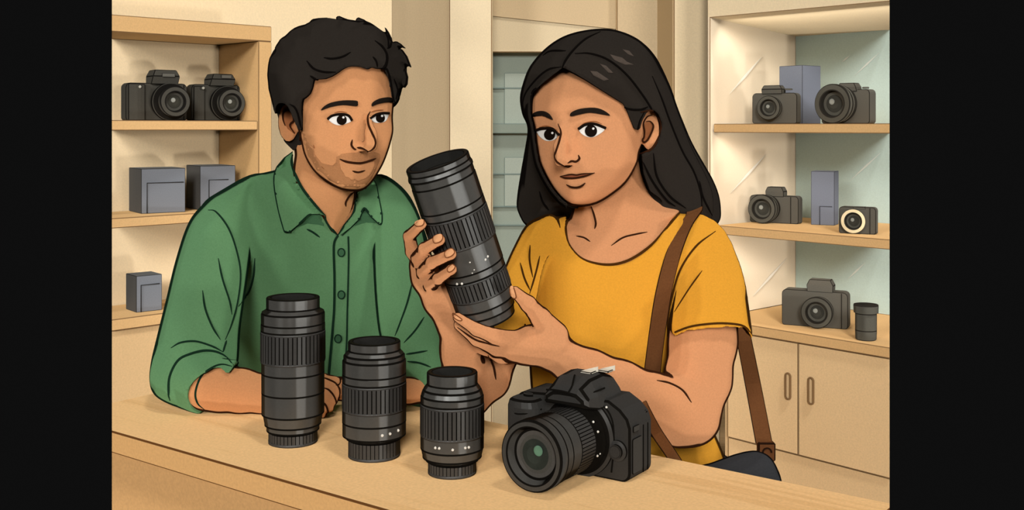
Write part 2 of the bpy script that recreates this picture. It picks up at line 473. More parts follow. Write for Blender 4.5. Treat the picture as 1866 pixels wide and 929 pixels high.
part('back_panel', lambda m: m.box((CABL,.242,.02), (-.05,.258,1.727), .002, ML), ob)
for k, (a, b) in enumerate(((1.4375,1.468), (1.1507,1.1805), (.850,.884))):
    part('shelf', lambda m: m.box((CABL,.002,a), (-.052,.242,b), .0025, ML), os_)
part('base_panel', lambda m: m.box((CABL,.012,.02), (-.05,.03,.850), .0025, ML), [m_base, bgink])

# ------------------------------------------------------------------ right glass display cabinet
MR = frame(RC, RW, RN)
RE = .95; m_base2 = mat('cupboard_beige', (240,202,151), grain=.04, gscale=200)
rc = thing('display_cabinet', 'tall display cabinet with blue glass back and two cupboard doors', 'cabinet', (RC.x, RC.y, 0))
rp = lambda n, fn, mats: part(n, fn, mats, rc)
m_side = mat('cabinet_side', (244,222,189), grain=.03)
rp('side_panel', lambda m: m.box((-.012,0,.75), (0,.56,1.85), .002, MR), [m_side, bgink])
rp('back_panel', lambda m: m.box((0,.545,.75), (RE,.558,1.835), .002, MR), [m_glass, bgink])
def topf(m):
    t = bmesh.new()
    P = [(-.012,0,1.846),(RE,0,1.846),(RE,.56,1.806),(-.012,.56,1.806)]
    a = [t.verts.new(p) for p in P]; b = [t.verts.new((p[0],p[1],2.45)) for p in P]
    t.faces.new(a); t.faces.new(b[::-1])
    for i in range(4): t.faces.new((a[i],b[i],b[(i+1)%4],a[(i+1)%4]))
    m.add(t, .002, M=MR)
rp('top_panel', topf, [m_wall_lite, bgink])
rp('shelf', lambda m: m.box((.008,.01,1.427), (RE,.545,1.459), .0025, MR), os_)
rp('shelf', lambda m: m.box((.02,.01,1.058), (RE,.545,1.09), .0025, MR), os_)
rp('worktop', lambda m: m.box((.0,-.005,.716), (RE,.56,.75), .0025, MR), os_)
rp('carcass', lambda m: (m.box((.05,.02,.0), (RE,.55,.716), .0025, MR)), [m_base2, bgink])
def hnd(x, z0, root):
    mb = MB(); t = []
    for i in range(24):
        a = 2*PI*i/24; t.append(MR @ Vector((x+.010*math.cos(a), -.003, z0+.010*math.sin(a)+(.034 if math.sin(a) >= 0 else -.034))))
    mb.tube(t, .0032, closed=True)
    o = mb.build('handle', bgink, None); o.data.transform(Matrix.Translation(-Vector(rc.location))); o.parent = root
for xa_, xb_, hx in ((.078,.371,.333), (.373,.86,.423)):
    d = rp('door', lambda m: m.box((xa_,.0,.335), (xb_,.02,.714), .0025, MR), [m_base2, bgink])
    hnd(hx, .562, d)
rp('plinth', lambda m: m.box((.078,.004,.0), (RE,.02,.333), .0025, MR), [m_base2, bgink])
# slanting glare on the glass panels, painted as thin pale strips
m_streak = mat('glass_glare', (226,230,218), grain=0)
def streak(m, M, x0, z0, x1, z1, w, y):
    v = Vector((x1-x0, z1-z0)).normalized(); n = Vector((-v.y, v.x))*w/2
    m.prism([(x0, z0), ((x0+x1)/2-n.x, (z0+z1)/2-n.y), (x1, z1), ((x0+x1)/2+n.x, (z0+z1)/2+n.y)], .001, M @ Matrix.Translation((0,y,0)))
def to_back(px, py):
    r = (px-933)/FOC; o = RC+RN*.543; t = (r*o.y-o.x)/(RW.x-r*RW.y); return (t, z(py, o.y+RW.y*t))
def to_side(px, py):
    r = (px-933)/FOC; t = (r*RC.y-RC.x)/(RN.x-r*RN.y); return (t, z(py, RC.y+RN.y*t))
MS = MR @ Matrix(((0,1,0,0),(1,0,0,0),(0,0,1,0),(0,0,0,1)))
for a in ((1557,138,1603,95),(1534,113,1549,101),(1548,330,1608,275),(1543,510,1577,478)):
    rp('painted_glare', lambda m: streak(m, MR, *to_back(*a[:2]), *to_back(*a[2:]), .007, .543), [m_streak])
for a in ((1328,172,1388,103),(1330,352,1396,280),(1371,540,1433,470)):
    rp('painted_glare', lambda m: streak(m, MS, *to_side(*a[:2]), *to_side(*a[2:]), .012, .0012), [mat('side_glare', (247,234,212), grain=0)])

# ------------------------------------------------------------------ counter
U, V_ = Vector((.8,-.6)), Vector((.6,.8))
CT = 1.02
ctr = thing('counter', 'long light oak shop counter in the foreground', 'counter', (0,0,0))
MC = frame(Vector((0,0)), U, V_)
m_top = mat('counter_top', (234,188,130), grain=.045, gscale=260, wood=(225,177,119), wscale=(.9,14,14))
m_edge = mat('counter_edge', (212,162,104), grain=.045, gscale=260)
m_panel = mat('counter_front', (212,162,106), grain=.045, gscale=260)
cink = mat('counter_line', (104,66,34), grain=0)
def on_counter(name, fn, mats):
    mb = MB(); fn(mb); t = mb.bm                         # trim in world space, keep the mesh turned along the counter for its grain
    bmesh.ops.transform(t, matrix=MC, verts=t.verts)
    o = mb.build(name, mats, None, trim=True); o.data.transform(MC.inverted()); o.matrix_local = MC; o.parent = ctr
    return o
def slab(m):
    m.box((-1.524,.90,CT-.031), (-.40,1.262,CT), .0022)
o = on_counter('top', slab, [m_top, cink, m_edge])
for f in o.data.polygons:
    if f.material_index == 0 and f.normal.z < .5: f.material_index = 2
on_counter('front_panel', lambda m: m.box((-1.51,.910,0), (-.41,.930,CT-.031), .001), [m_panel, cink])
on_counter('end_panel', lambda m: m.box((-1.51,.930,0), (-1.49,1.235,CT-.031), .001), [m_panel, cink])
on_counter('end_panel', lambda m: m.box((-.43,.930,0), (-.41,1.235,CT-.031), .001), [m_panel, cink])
# ------------------------------------------------------------------ lenses
GI = (20,18,15)
m_lens = mat('lens_black', (62,60,56), rim=.44, ink=GI, toon=.68, gloss=.055, gsize=.26, grain=.05)
m_lens2 = mat('lens_rubber', (55,53,50), ink=GI, toon=.68, gloss=.026, gsize=.26, grain=.05)
m_ink = mat('lens_ink', GI, grain=0)
m_hole = mat('lens_hollow', (40,39,36), grain=.05)
m_dot = mat('white_mark', (226,220,206), grain=0)
def axis_matrix(base, top):
    zv = (top-base).normalized(); xv = Vector((0,1,0)).cross(zv).normalized(); yv = zv.cross(xv)
    return Matrix(((xv.x,yv.x,zv.x,base.x),(xv.y,yv.y,zv.y,base.y),(xv.z,yv.z,zv.z,base.z),(0,0,0,1)))
def make_lens(name, label, M, H, u, rows, mount, dots, group='camera lenses', ribs=46):
    """rows bottom to top: (z0 fraction, z1 fraction, r0 px, r1 px, kind); u = metres per px"""
    root = thing(name, label, 'lens', M.translation, 0, group)
    R = M.copy(); R.translation = (0,0,0)
    t = .0023
    br = MB(); prof = []
    r0 = rows[0][2]
    prof.append((rows[0][0]*H, (rows[0][2]-2)*u, 1))
    for a, b, ra, rb, k in rows:
        if k == 'b':
            if abs(ra-rb) <= 1.5: ra = rb = (ra+rb)/2
            prof += [(a*H, ra*u, 1), (a*H+t, ra*u, 0), (b*H-.0002, rb*u, 0)]
        else:
            prof += [(a*H, (ra-3)*u, 1), (b*H-.0002, (rb-3)*u, 1)]
    topz = rows[-1][1]*H; rt = rows[-1][3]*u
    prof += [(topz, rt, 1), (topz+.0012, rt-.0008, 1), (topz+.0012, rt-.0016, 0), (topz+.0012, rt-.0055, 1), (topz+.0006, rt-.0068, 2), (topz-.012, rt-.0085, 1), (topz-.0125, rt-.0095, 2), (topz-.014, .002, 2)]
    br.lathe(prof, R, caps=True)
    br.build('barrel', [m_lens, m_ink, m_hole], root)
    for a, b, ra, rb, k in rows:
        if k == 'g':
            g = MB(); g.ribbed(a*H+t, b*H-t, max(ra,rb)*u, ribs, R)
            g.lathe([(a*H,(ra-.6)*u,0),(a*H+t*1.3,(ra-.6)*u,0)], R); g.lathe([(b*H-t*1.3,(rb-.6)*u,0),(b*H,(rb-.6)*u,0)], R)
            o = g.build('grip_ring', [m_lens2, m_ink], root)
            for f in o.data.polygons:
                if abs(f.normal.dot((R @ Vector((0,0,1))))) > .9: f.material_index = 1
    g = MB(); a, b, r = mount
    g.ribbed(a*H, b*H-t, r*u, 40, R, frac=.8); g.lathe([(a*H,(r+.2)*u,0),(a*H+t*1.6,(r+.2)*u,0)], R)
    g.build('mount_cap', [m_lens2, m_ink], root)
    for off, zf, rr, s in dots:
        d = MB(); an = math.asin(max(-1,min(1,off/rr)))
        p = Vector((rr*u*math.sin(an), -rr*u*math.cos(an), zf*H)); d.ball((0,0,0), s*u, sub=1, scale=(1,.5,1))
        o = d.build('index_mark', m_dot, root); o.location = R @ p
    return root
def stand(px, py, H_px_top):
    d = (EYE-CT)*FOC/(py-230); b = W(px, py, d); b.z = CT
    return b, d, (EYE-(H_px_top-230)/FOC*d)-CT
def upright(b, az=0): return Matrix.Translation(b)
b, d, H = stand(534, 804, 542)
make_lens('camera_lens', 'tallest black zoom lens standing on the counter beside the green sleeve', upright(b), H, d/FOC,
  [(.085,.125,47,48,'b'),(.125,.20,51,54,'b'),(.20,.345,55.5,57,'b'),(.345,.48,57,56,'b'),(.48,.56,56,57,'b'),(.56,.775,58.5,58.5,'g'),
   (.775,.82,58,57.5,'b'),(.82,.895,57.5,57,'b'),(.895,.925,56,48,'b'),(.925,1,48,48,'b')], (0,.087,44), [])
b, d, H = stand(682, 829, 622)
make_lens('camera_lens', 'middle black zoom lens of the three on the counter', upright(b), H, d/FOC,
  [(.16,.185,51,52,'b'),(.185,.30,57,58,'b'),(.30,.41,58,58,'b'),(.41,.65,58.5,58.5,'g'),(.65,.715,58,58,'b'),(.715,.84,58,57.5,'b'),
   (.84,.885,56.5,55,'b'),(.885,.925,53,48,'b'),(.925,1,47.5,47.5,'b')], (0,.162,47), [(21,.245,58,3),(34,.25,58,3),(47,.262,58,3)])
b, d, H = stand(824, 860, 678)
make_lens('camera_lens', 'shortest black lens on the counter, next to the camera', upright(b), H, d/FOC,
  [(.13,.16,48,49,'b'),(.16,.25,54,57,'b'),(.25,.38,57.5,58,'b'),(.38,.70,58.5,58.5,'g'),(.70,.77,58,57.5,'b'),
   (.77,.83,56.5,54,'b'),(.83,.885,52,47,'b'),(.885,1,46.5,46,'b')], (0,.132,44), [(-27,.325,58,2.8),(-20,.325,58,2.8),(4,.315,58,2.8),(26,.325,58,2.8),(32,.325,58,2.8)])
tb, tt = W(893,579,1.45), W(797,294,1.405)
make_lens('camera_lens', 'large black telephoto lens held up in the woman\'s hands', axis_matrix(tb, tt), (tt-tb).length, 1.425/FOC,
  [(0,.055,48,51,'b'),(.055,.11,53,55,'b'),(.11,.175,57,58,'b'),(.175,.30,58.5,58.5,'g'),(.30,.345,58.5,58.5,'b'),(.345,.50,59,59.5,'b'),
   (.50,.69,61,61,'g'),(.69,.735,60.5,60.5,'b'),(.735,.885,60.5,60,'b'),(.885,.935,60,59,'b'),(.935,.965,61,59,'b'),(.965,1,59,59,'b')], (-.002,.0,40),
  [(-27,.40,59,2.6),(29,.405,59,2.6),(34.5,.415,59,2.6),(2,.425,59,1.8),(-33,.315,59,2.6),(-24,.313,59,2.6),(5,.375,59,1.5),(0,.36,59,1.5)])

# ------------------------------------------------------------------ cameras
def make_camera(name, label, loc, rot, w, h, dp, hump, lens, mats, bev=.0022, grip=None, hotshoe=False, extras=None, side_band=None, group=None, button=None, lens_tilt=0, glint=(150,150,140), rear=.96):
    """front faces local -y, x to the viewer's right, base on z = 0"""
    mb_, mi, ml, mg = mats
    root = thing(name, label, 'camera', loc, rot, group)
    r = h*.13
    out = []
    for cx, cz, a0 in ((w/2-r,h-r,0),(-w/2+r,h-r,90),(-w/2+r*.6,r*.6,180),(w/2-r*.6,r*.6,270)):
        q = r if cz > h/2 else r*.6
        for k in range(5): a = math.radians(a0+k*22.5); out.append((cx+q*math.cos(a), cz+q*math.sin(a)))
    m = MB(); m.prism(out, dp, bevel=bev); m.build('body', [mb_, mi], root)
    if grip:
        gx0, gx1, gz, gd = grip; m = MB(); n = 8; pts = []
        for k in range(n+1): a = PI*k/n; pts.append(((gx0+gx1)/2-(gx1-gx0)/2*math.cos(a), -gd*math.sin(a)**.6))
        M = Matrix(((1,0,0,0),(0,0,1,0),(0,1,0,0),(0,0,0,1)))
        m.prism(pts, gz, M=M, bevel=bev); m.build('grip', [mb_, mi], root)
    hx, hw, hb, ht, hf, tw = hump                       # centre x, width, base z, top z, overhang to the front, top width
    m = MB(); t = bmesh.new()
    b0 = [(hx-hw/2,-hf*.4,hb),(hx+hw/2,-hf*.4,hb),(hx+hw/2,dp*.8,hb),(hx-hw/2,dp*.8,hb)]
    zm = hb+(ht-hb)*.55
    b1 = [(hx-tw/2*1.08,-hf,zm),(hx+tw/2*1.08,-hf,zm),(hx+tw/2*1.08,dp*.8,zm),(hx-tw/2*1.08,dp*.8,zm)]
    b2 = [(hx-tw/2*.85,-hf*.75,ht),(hx+tw/2*.85,-hf*.75,ht),(hx+tw/2*.85,dp*.72,ht),(hx-tw/2*.85,dp*.72,ht)]
    vs = [[t.verts.new(p) for p in q] for q in (b0,b1,b2)]
    for a, b in ((0,1),(1,2)):
        for i in range(4): t.faces.new((vs[a][i],vs[a][(i+1)%4],vs[b][(i+1)%4],vs[b][i]))
    t.faces.new(vs[0][::-1]); t.faces.new(vs[2])
    m.add(t, bev, seg=1, ang=20); m.build('viewfinder_hump', [mb_, mi], root)
    lx, lz, lr, ll = lens
    ML_ = Matrix.Translation((lx,0,lz)) @ Matrix.Rotation(math.radians(90), 4, 'X')
    m = MB(); e = lr*.05; rb = lr*rear
    m.lathe([(-.002,rb*.94,1),(.0,rb*.98,1),(ll*.34,rb,0),(ll*.34+e,rb*.97,1),(ll*.62,lr*.95,0),(ll*.62+e,lr*.93,1),(ll*.66+e,lr,0),(ll-e,lr,0),(ll-e,lr,1),(ll,lr*.97,1)], ML_, n=48, caps=False)
    m.build('lens_barrel', [ml, mi], root)
    m = MB()
    m.lathe([(ll-.001,lr*.97,1),(ll+e*.2,lr*.95,0),(ll+e*.2,lr*.72,1),(ll+e*.2,lr*.66,1),(ll-lr*.25,lr*.60,0),(ll-lr*.25,lr*.44,1),(ll-lr*.25,lr*.40,1)], ML_, n=48, caps=False)
    fr = m.build('front_ring', [ml, mi], root)
    m = MB(); m.lathe([(ll-lr*.27,lr*.60,0),(ll-lr*.25,lr*.42,0),(ll-lr*.18,lr*.25,0),(ll-lr*.16,.0005,0)], ML_, n=32)
    gl = m.build('glass', [mg], root)
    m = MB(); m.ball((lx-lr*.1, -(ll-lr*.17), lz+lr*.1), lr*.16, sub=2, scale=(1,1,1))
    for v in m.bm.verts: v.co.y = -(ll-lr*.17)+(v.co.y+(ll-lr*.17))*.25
    m.build('painted_glint', mat('painted_glint_%d_%d_%d' % glint, glint, grain=0), gl)  # reflection in the glass, painted as a flat pale dot
    if button:
        m = MB(); bx, bz, br = button; m.lathe([(-.002,br,0),(.003,br,1),(.0038,br*.8,0)], Matrix.Translation((bx,dp*.35,bz)), n=20)
        m.build('shutter_button', [mb_, mi], root)
    if side_band:
        m = MB(); m.box((w/2-side_band,-.0015,h*.02), (w/2-side_band+.0025,dp*.1,h*.97)); m.build('seam', [mi], root)
    if extras: extras(root)
    return root
sm = (mat('old_body', (86,82,73), grain=.05, toon=.82), mat('old_ink', (44,41,36), grain=0), mat('old_lens', (82,79,70), rim=.28, ink=(44,41,36), grain=.05, toon=.80), mat('old_glass', (66,64,57), grain=.03))
sd = (mat('shelf_body', (70,67,60), grain=.05, toon=.82), mat('shelf_ink', (30,28,25), grain=0), mat('shelf_lens', (68,65,58), rim=.28, ink=(30,28,25), grain=.05, toon=.80), mat('shelf_glass', (60,58,50), grain=.03))
def place(px, py, d): p = W(px, py, d); return p
def inL(px, inset, zz):                      # a point in the left cabinet, seen at px, inset metres behind its front edge
    o = LC+WN*inset; r = (px-933)/FOC; t = (r*o.y-o.x)/(WD.x-r*WD.y); q = o+WD*t; return Vector((q.x, q.y, zz))
def inR(px, inset, zz):
    o = RC+RN*inset; r = (px-933)/FOC; t = (r*o.y-o.x)/(RW.x-r*RW.y); q = o+RW*t; return Vector((q.x, q.y, zz))
p = inL(286, .125, 1.4682)
u = p.y/FOC
def dslr_button(w, h):
    def f(root):
        m = MB(); m.box((-w*.36,-.016,h*.84), (-w*.27,-.010,h*.93), .001); m.build('sensor_window', [sd[0], sd[1]], root)
        m = MB(); m.ball((-w*.30,-.017,h*.89), .0045, sub=2); m.build('lamp', mat('pale_lamp', (190,186,170), grain=0), root)
        m = MB(); m.box((w*.03,-.033,h*1.16), (w*.24,-.031,h*1.26), .0012); m.build('flash_window', [mat('flash_window', (104,101,92), grain=.03), sd[1]], root)
    return f
cA = make_camera('camera', 'larger black reflex camera at left on the upper oak shelf', p, math.radians(36), 112*u, 68*u, .05,
   (12*u,50*u,66*u,92*u,.03,46*u), (22*u,34*u,27.5*u,.062), sd, rear=1.25, grip=(-54*u,-22*u,66*u,.016), extras=dslr_button(112*u,68*u), side_band=.012, group='cameras on the oak shelves')
p = inL(394, .125, 1.4682); u = p.y/FOC
cB = make_camera('camera', 'smaller black reflex camera at right on the upper oak shelf', p, math.radians(36), 92*u, 66*u, .05,
   (8*u,46*u,63*u,85*u,.03,42*u), (18*u,32*u,25*u,.056), sd, rear=1.25, grip=(-44*u,-22*u,62*u,.014), extras=dslr_button(92*u,66*u), side_band=.010, group='cameras on the oak shelves')
# right cabinet
p = inR(1411, .16, 1.4592); u = p.y/FOC
make_camera('camera', 'small mirrorless camera on the top cabinet shelf, left of the tall carton', p, math.radians(-33), 84*u, 56*u, .045,
   (-4*u,38*u,54*u,70*u,.008,36*u), (-6*u,29*u,22*u,.03), sm, group='cameras in the glass cabinet', button=(24*u,62*u,7*u))
p = inR(1540, .16, 1.4592); u = p.y/FOC
make_camera('camera', 'camera with wide lens on the top cabinet shelf, right of the tall carton', p, math.radians(-46), 96*u, 62*u, .045,
   (4*u,40*u,58*u,74*u,.006,34*u), (-10*u,36*u,36*u,.055), sm, group='cameras in the glass cabinet', button=(36*u,64*u,6*u))
p = inR(1410, .24, 1.0902); u = p.y/FOC
make_camera('camera', 'camera turned left on the middle cabinet shelf', p, math.radians(-34), 92*u, 50*u, .045,
   (2*u,34*u,48*u,66*u,.006,32*u), (-12*u,27*u,26*u,.06), sm, group='cameras in the glass cabinet', side_band=.03)
p = inR(1562, .10, 1.0902); u = p.y/FOC
def ringx(root):
    m = MB(); Mx = Matrix.Translation((-.010,-.0135,.043)) @ Matrix.Rotation(math.radians(90),4,'X')
    m.lathe([(0,.0395,0),(.004,.0395,0),(.004,.030,0),(0,.030,0)], Mx, n=40, caps=False); m.build('pale_ring', mat('pale_ring', (226,206,166), grain=.03), root)
make_camera('camera', 'compact camera with a pale lens ring on the middle cabinet shelf', p, math.radians(-30), 66*u, 49*u, .035,
   (4*u,24*u,44*u,49.5*u,.001,22*u), (-.010,.043,.040,.014), sm, group='cameras in the glass cabinet', side_band=.02, extras=ringx)
p = inR(1484, .13, .7502); u = p.y/FOC
make_camera('camera', 'broad camera with box finder on the cabinet worktop', p, math.radians(-26), 118*u, 66*u, .055,
   (10*u,46*u,64*u,87*u,.004,44*u), (8*u,30*u,28*u,.045), sm, group='cameras in the glass cabinet', side_band=.022)
# little lens on the worktop
p = inR(1578, .06, .7502); u = p.y/FOC
L5 = thing('camera_lens', 'small grey lens standing alone on the cabinet worktop', 'lens', p)
m = MB(); m.lathe([(0,16.5*u,1),(.003,18.5*u,0),(.030,19*u,1),(.0335,19*u,0),(.085,19*u,1),(.088,19.5*u,0),(.089,21.5*u,0),(.112,22*u,1),(.116,21.5*u,1),(.117,17*u,1),(.108,15*u,1)], n=40)
m.build('barrel', [sm[2], sm[1]], L5)
m = MB(); m.lathe([(.106,16*u,0),(.108,.0005,0)], n=32); m.build('front_glass', [sm[3]], L5)

# ------------------------------------------------------------------ cartons
def carton(label, loc, rot, w, dp, h, cols, inkc, panel, group):
    root = thing('carton', label, 'box', loc, rot, group)
    mf, ms, mtop = cols
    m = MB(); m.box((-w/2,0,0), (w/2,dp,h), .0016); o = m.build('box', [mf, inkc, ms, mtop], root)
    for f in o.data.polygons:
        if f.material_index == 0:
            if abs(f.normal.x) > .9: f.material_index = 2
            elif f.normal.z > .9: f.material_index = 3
    if panel:
        m = MB(); x0, x1, z0, z1 = panel
        m.tube([(x0,-.0004,z0),(x0,-.0004,z1),(x1,-.0004,z1)], .0016, n=5); m.build('label_edge', [inkc], root)
    return root
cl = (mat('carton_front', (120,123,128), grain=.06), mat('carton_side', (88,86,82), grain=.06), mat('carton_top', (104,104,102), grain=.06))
ci = mat('carton_ink', (52,50,48), grain=0)
def ctn(label, px, ins, zz, rot, wpx, dp, hpx, panel):
    p = inL(px, ins, zz); u = p.y/FOC; w, h = wpx*u, hpx*u
    pn = (-w/2+panel[0]*w, -w/2+panel[1]*w, 0, panel[2]*h) if panel else None
    return carton(label, p, math.radians(rot), w, dp, h, cl, ci, pn, 'cartons on the oak shelves')
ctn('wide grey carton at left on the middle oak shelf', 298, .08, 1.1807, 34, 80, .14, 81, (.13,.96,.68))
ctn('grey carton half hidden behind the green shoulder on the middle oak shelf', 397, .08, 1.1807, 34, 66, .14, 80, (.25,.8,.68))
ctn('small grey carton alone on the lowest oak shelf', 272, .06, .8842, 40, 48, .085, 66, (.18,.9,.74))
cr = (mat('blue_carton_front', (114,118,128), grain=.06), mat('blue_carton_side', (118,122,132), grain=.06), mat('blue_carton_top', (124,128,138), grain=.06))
ci2 = mat('blue_carton_ink', (66,66,70), grain=0)
p = inR(1479, .30, 1.4592); u = p.y/FOC
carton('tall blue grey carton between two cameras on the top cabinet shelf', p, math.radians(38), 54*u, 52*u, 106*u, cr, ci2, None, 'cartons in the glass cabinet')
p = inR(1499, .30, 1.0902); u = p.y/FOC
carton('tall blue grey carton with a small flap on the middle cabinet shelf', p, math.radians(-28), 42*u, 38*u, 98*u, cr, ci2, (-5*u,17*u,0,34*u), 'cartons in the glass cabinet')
# ------------------------------------------------------------------ the reflex camera on the counter
th = math.radians(34)
av = Vector((-math.sin(th), -math.cos(th), 0)); bv = Vector((math.cos(th), -math.sin(th), 0))   # lens direction, towards the viewer's right
c0 = Vector((.1418,1.319,CT)); orig = c0-bv*.072                                                  # under the lens mount, on the front plane
dm = (mat('slr_body', (52,50,47), rim=.16, ink=GI, toon=.80, gloss=.008, gsize=.2), m_ink,
      mat('slr_lens', (60,58,54), rim=.30, ink=GI, toon=.72, gloss=.02, gsize=.24), mat('slr_panel', (60,58,54), grain=.05, toon=.8))
slr = thing('camera', 'black reflex camera with mounted lens lying in front of the woman on the counter', 'camera', orig, -th, 'reflex cameras')
# local frame: x to the right along the body, -y to the front, z up
out = []
def arc(cx, cz, r, a0, a1, n=6): return [(cx+r*math.cos(math.radians(a0+(a1-a0)*k/n)), cz+r*math.sin(math.radians(a0+(a1-a0)*k/n))) for k in range(n+1)]
bodyp = arc(.060,.012,.012,-90,0)+[(.072,.066),(.068,.077),(.058,.087),(.042,.096)]+[(-.034,.094)]+arc(-.078,.074,.017,90,180)+arc(-.085,.01,.010,180,270)
m = MB(); m.prism(bodyp, .058, bevel=.0026); m.build('body', dm[:2], slr)
# rounded hand grip at the viewer's left
pts = [(-.094+.046*(1-math.cos(PI*k/12))/2, -.026*math.sin(PI*k/12)**.55) for k in range(13)]
m = MB(); m.prism([(x,-y) for x,y in pts][::-1], .083, M=Matrix(((1,0,0,0),(0,0,-1,.0),(0,1,0,0),(0,0,0,1))) if False else Matrix(((1,0,0,0),(0,0,0,0),(0,0,0,0),(0,0,0,1))) if False else None) if False else None
def upright_prism(pts, z0, z1, top=.86, bevel=.003, lift=0):
    t = bmesh.new(); cx = sum(p[0] for p in pts)/len(pts); cy = sum(p[1] for p in pts)/len(pts)
    lv = [(z0,1),(z1-(z1-z0)*.12,1),(z1,top)]
    rg = [[t.verts.new((cx+(x-cx)*s, cy+(y-cy)*s, zz)) for x,y in pts] for zz,s in lv]
    n = len(pts)
    for a in range(2):
        for i in range(n): t.faces.new((rg[a][i], rg[a][(i+1)%n], rg[a+1][(i+1)%n], rg[a+1][i]))
    t.faces.new(rg[0][::-1]); t.faces.new(rg[-1]); return t
gp = [(-.096,.03)]+[(-.073-.023*math.cos(PI*k/14), -.026*math.sin(PI*k/14)**.5) for k in range(15)]+[(-.050,.03)]
m = MB(); m.add(upright_prism(gp, .002, .086), .0026, ang=28); m.build('grip', dm[:2], slr)
m = MB(); m.lathe([(0,.0085,1),(.004,.0085,0),(.005,.007,1),(.0055,.006,0)], Matrix.Translation((-.074,.004,.085)), n=28); m.build('shutter_button', dm[:2], slr)
# viewfinder hump with overhanging flash cover
t = bmesh.new()
def loop(y, w, zb, zt, cx=0, k=.62):
    P = [(cx-w,zb),(cx-w*.96,zb+(zt-zb)*.45),(cx-w*k,zt-(zt-zb)*.08),(cx-w*k*.5,zt),(cx+w*k*.5,zt),(cx+w*k,zt-(zt-zb)*.08),(cx+w*.96,zb+(zt-zb)*.45),(cx+w,zb)]
    return [t.verts.new((x,y,zz)) for x,zz in P]
rg = [loop(-.034,.026,.094,.106), loop(-.028,.032,.090,.115), loop(-.010,.036,.086,.1235), loop(.018,.038,.086,.1255), loop(.046,.036,.086,.118), loop(.056,.033,.086,.104)]
for a in range(len(rg)-1):
    for i in range(7): t.faces.new((rg[a][i],rg[a][i+1],rg[a+1][i+1],rg[a+1][i]))
    t.faces.new((rg[a][7],rg[a][0],rg[a+1][0],rg[a+1][7]))
t.faces.new(rg[0]); t.faces.new(rg[-1][::-1])
m = MB(); m.add(t, .0024, ang=33); hump = m.build('viewfinder_hump', dm[:2], slr)
m = MB()
for P in ([(-.027,-.031,.1065),(-.014,-.0335,.1085),(.006,-.0335,.1075),(.020,-.0325,.101)], [(.002,-.012,.1245),(.006,-.022,.120),(.008,-.029,.1145),(.006,-.0335,.108)],
          [(.012,-.0325,.103),(.022,-.024,.104),(.031,-.010,.108),(.035,.004,.110)]):
    m.tube(crom(P, 6), .0011)
m.build('panel_seam', m_ink, hump)
m = MB()
for y0_, x0_ in ((.004,.004),(.022,.018)):
    m.box((x0_-.004,y0_,.1235), (x0_+.012,y0_+.014,.1262), .001); m.prism([(x0_-.006,.1250),(x0_+.014,.1250),(x0_+.014,.1315)], .0012, Matrix.Translation((0,y0_+.013,0)))
m.build('hot_shoe', [mat('shoe_metal', (206,196,176), grain=.03), m_ink], slr)
# lens
LZ = .048; LL = .1075; r = .0415
ML2 = Matrix.Translation((0,0,LZ)) @ Matrix.Rotation(math.radians(90), 4, 'X')
m = MB(); i_ = .0011
m.lathe([(-.004,.040,1),(.0,.043,1),(.0092,.043,0),(.0092,.0432,1),(.0115,.0405,1),(.0255,.0395,0),(.0255,.0405,1),(.0275,.0405,1),(.0275,.038,1),(.058,.038,1),(.058,.0405,1),(.0600,.0405,0),(.078,.0405,0),(.078,.041,1),(.0802,.041,0),(.092,.0412,0),(.092,.042,1),(.0944,.042,0),(.1056,.042,0),(.1056,.042,1),(LL,.0412,1)], ML2, n=72, caps=False)
bar = m.build('lens_barrel', [dm[2], m_ink], slr)
m = MB(); m.ribbed(.0275,.058,.0408,60,ML2,depth=.0014); o = m.build('grip_ring', [m_lens2, m_ink], slr)
m = MB(); m.lathe([(LL,.0412,1),(LL+.0008,.0396,0),(LL+.0008,.0348,1),(LL-.0006,.0330,0),(LL-.010,.0300,1),(LL-.0105,.0285,1)], ML2, n=72, caps=False); fr = m.build('front_ring', [dm[2], m_ink], slr)
m = MB(); m.lathe([(LL-.0105,.0290,1),(LL-.0108,.0272,0),(LL-.0108,.0225,2),(LL-.0095,.018,3),(LL-.0065,.010,3),(LL-.006,.0004,3)], ML2, n=64, caps=False)
gl = m.build('glass', [mat('glass_rim', (84,81,76), grain=.04), m_ink, mat('glass_band', (78,76,70), grain=.04), mat('glass_dark', (50,54,48), grain=.04)], slr)
m = MB(); m.ball((0,0,0), .0062, sub=3, scale=(1,.22,1)); o = m.build('painted_glint', mat('green_glint', (96,130,106), grain=.03), gl); o.location = (.006,-(LL-.006),LZ+.006)  # green reflection on the front glass, put in as colour
# marks
for k, (ang, zz, s) in enumerate(((38,.0185,.0016),(20,.018,.0017),(-22,.0185,.0016),(-20,.013,.0012))):
    a = math.radians(ang); m = MB(); m.ball((0,0,0), s, sub=1); o = m.build('index_mark', m_dot, slr); o.location = (.0405*math.cos(a), -zz, LZ+.0405*math.sin(a))
for x, y, zz, s in ((-.0335,-.003,.0925,.0022),(-.034,-.002,.101,.0013),(.040,-.0005,.088,.0016)):
    m = MB(); m.ball((0,0,0), s, sub=1); o = m.build('index_mark', m_dot, slr); o.location = (x,y,zz)
# mount collar, release knob, right hand panels, rear post
m = MB(); m.lathe([(-.004,.052,1),(.003,.051,0),(.005,.047,1),(.0052,.043,0)], ML2, n=64); m.build('mount_collar', dm[:2], slr)
Mk = Matrix.Translation((.056,0,.038)) @ Matrix.Rotation(math.radians(90), 4, 'X')
m = MB(); m.lathe([(0,.0125,1),(.0035,.0125,0),(.0045,.0085,1),(.0085,.0085,0),(.0085,.0075,1),(.0088,.007,0)], Mk, n=32); m.build('release_knob', dm[:2], slr)
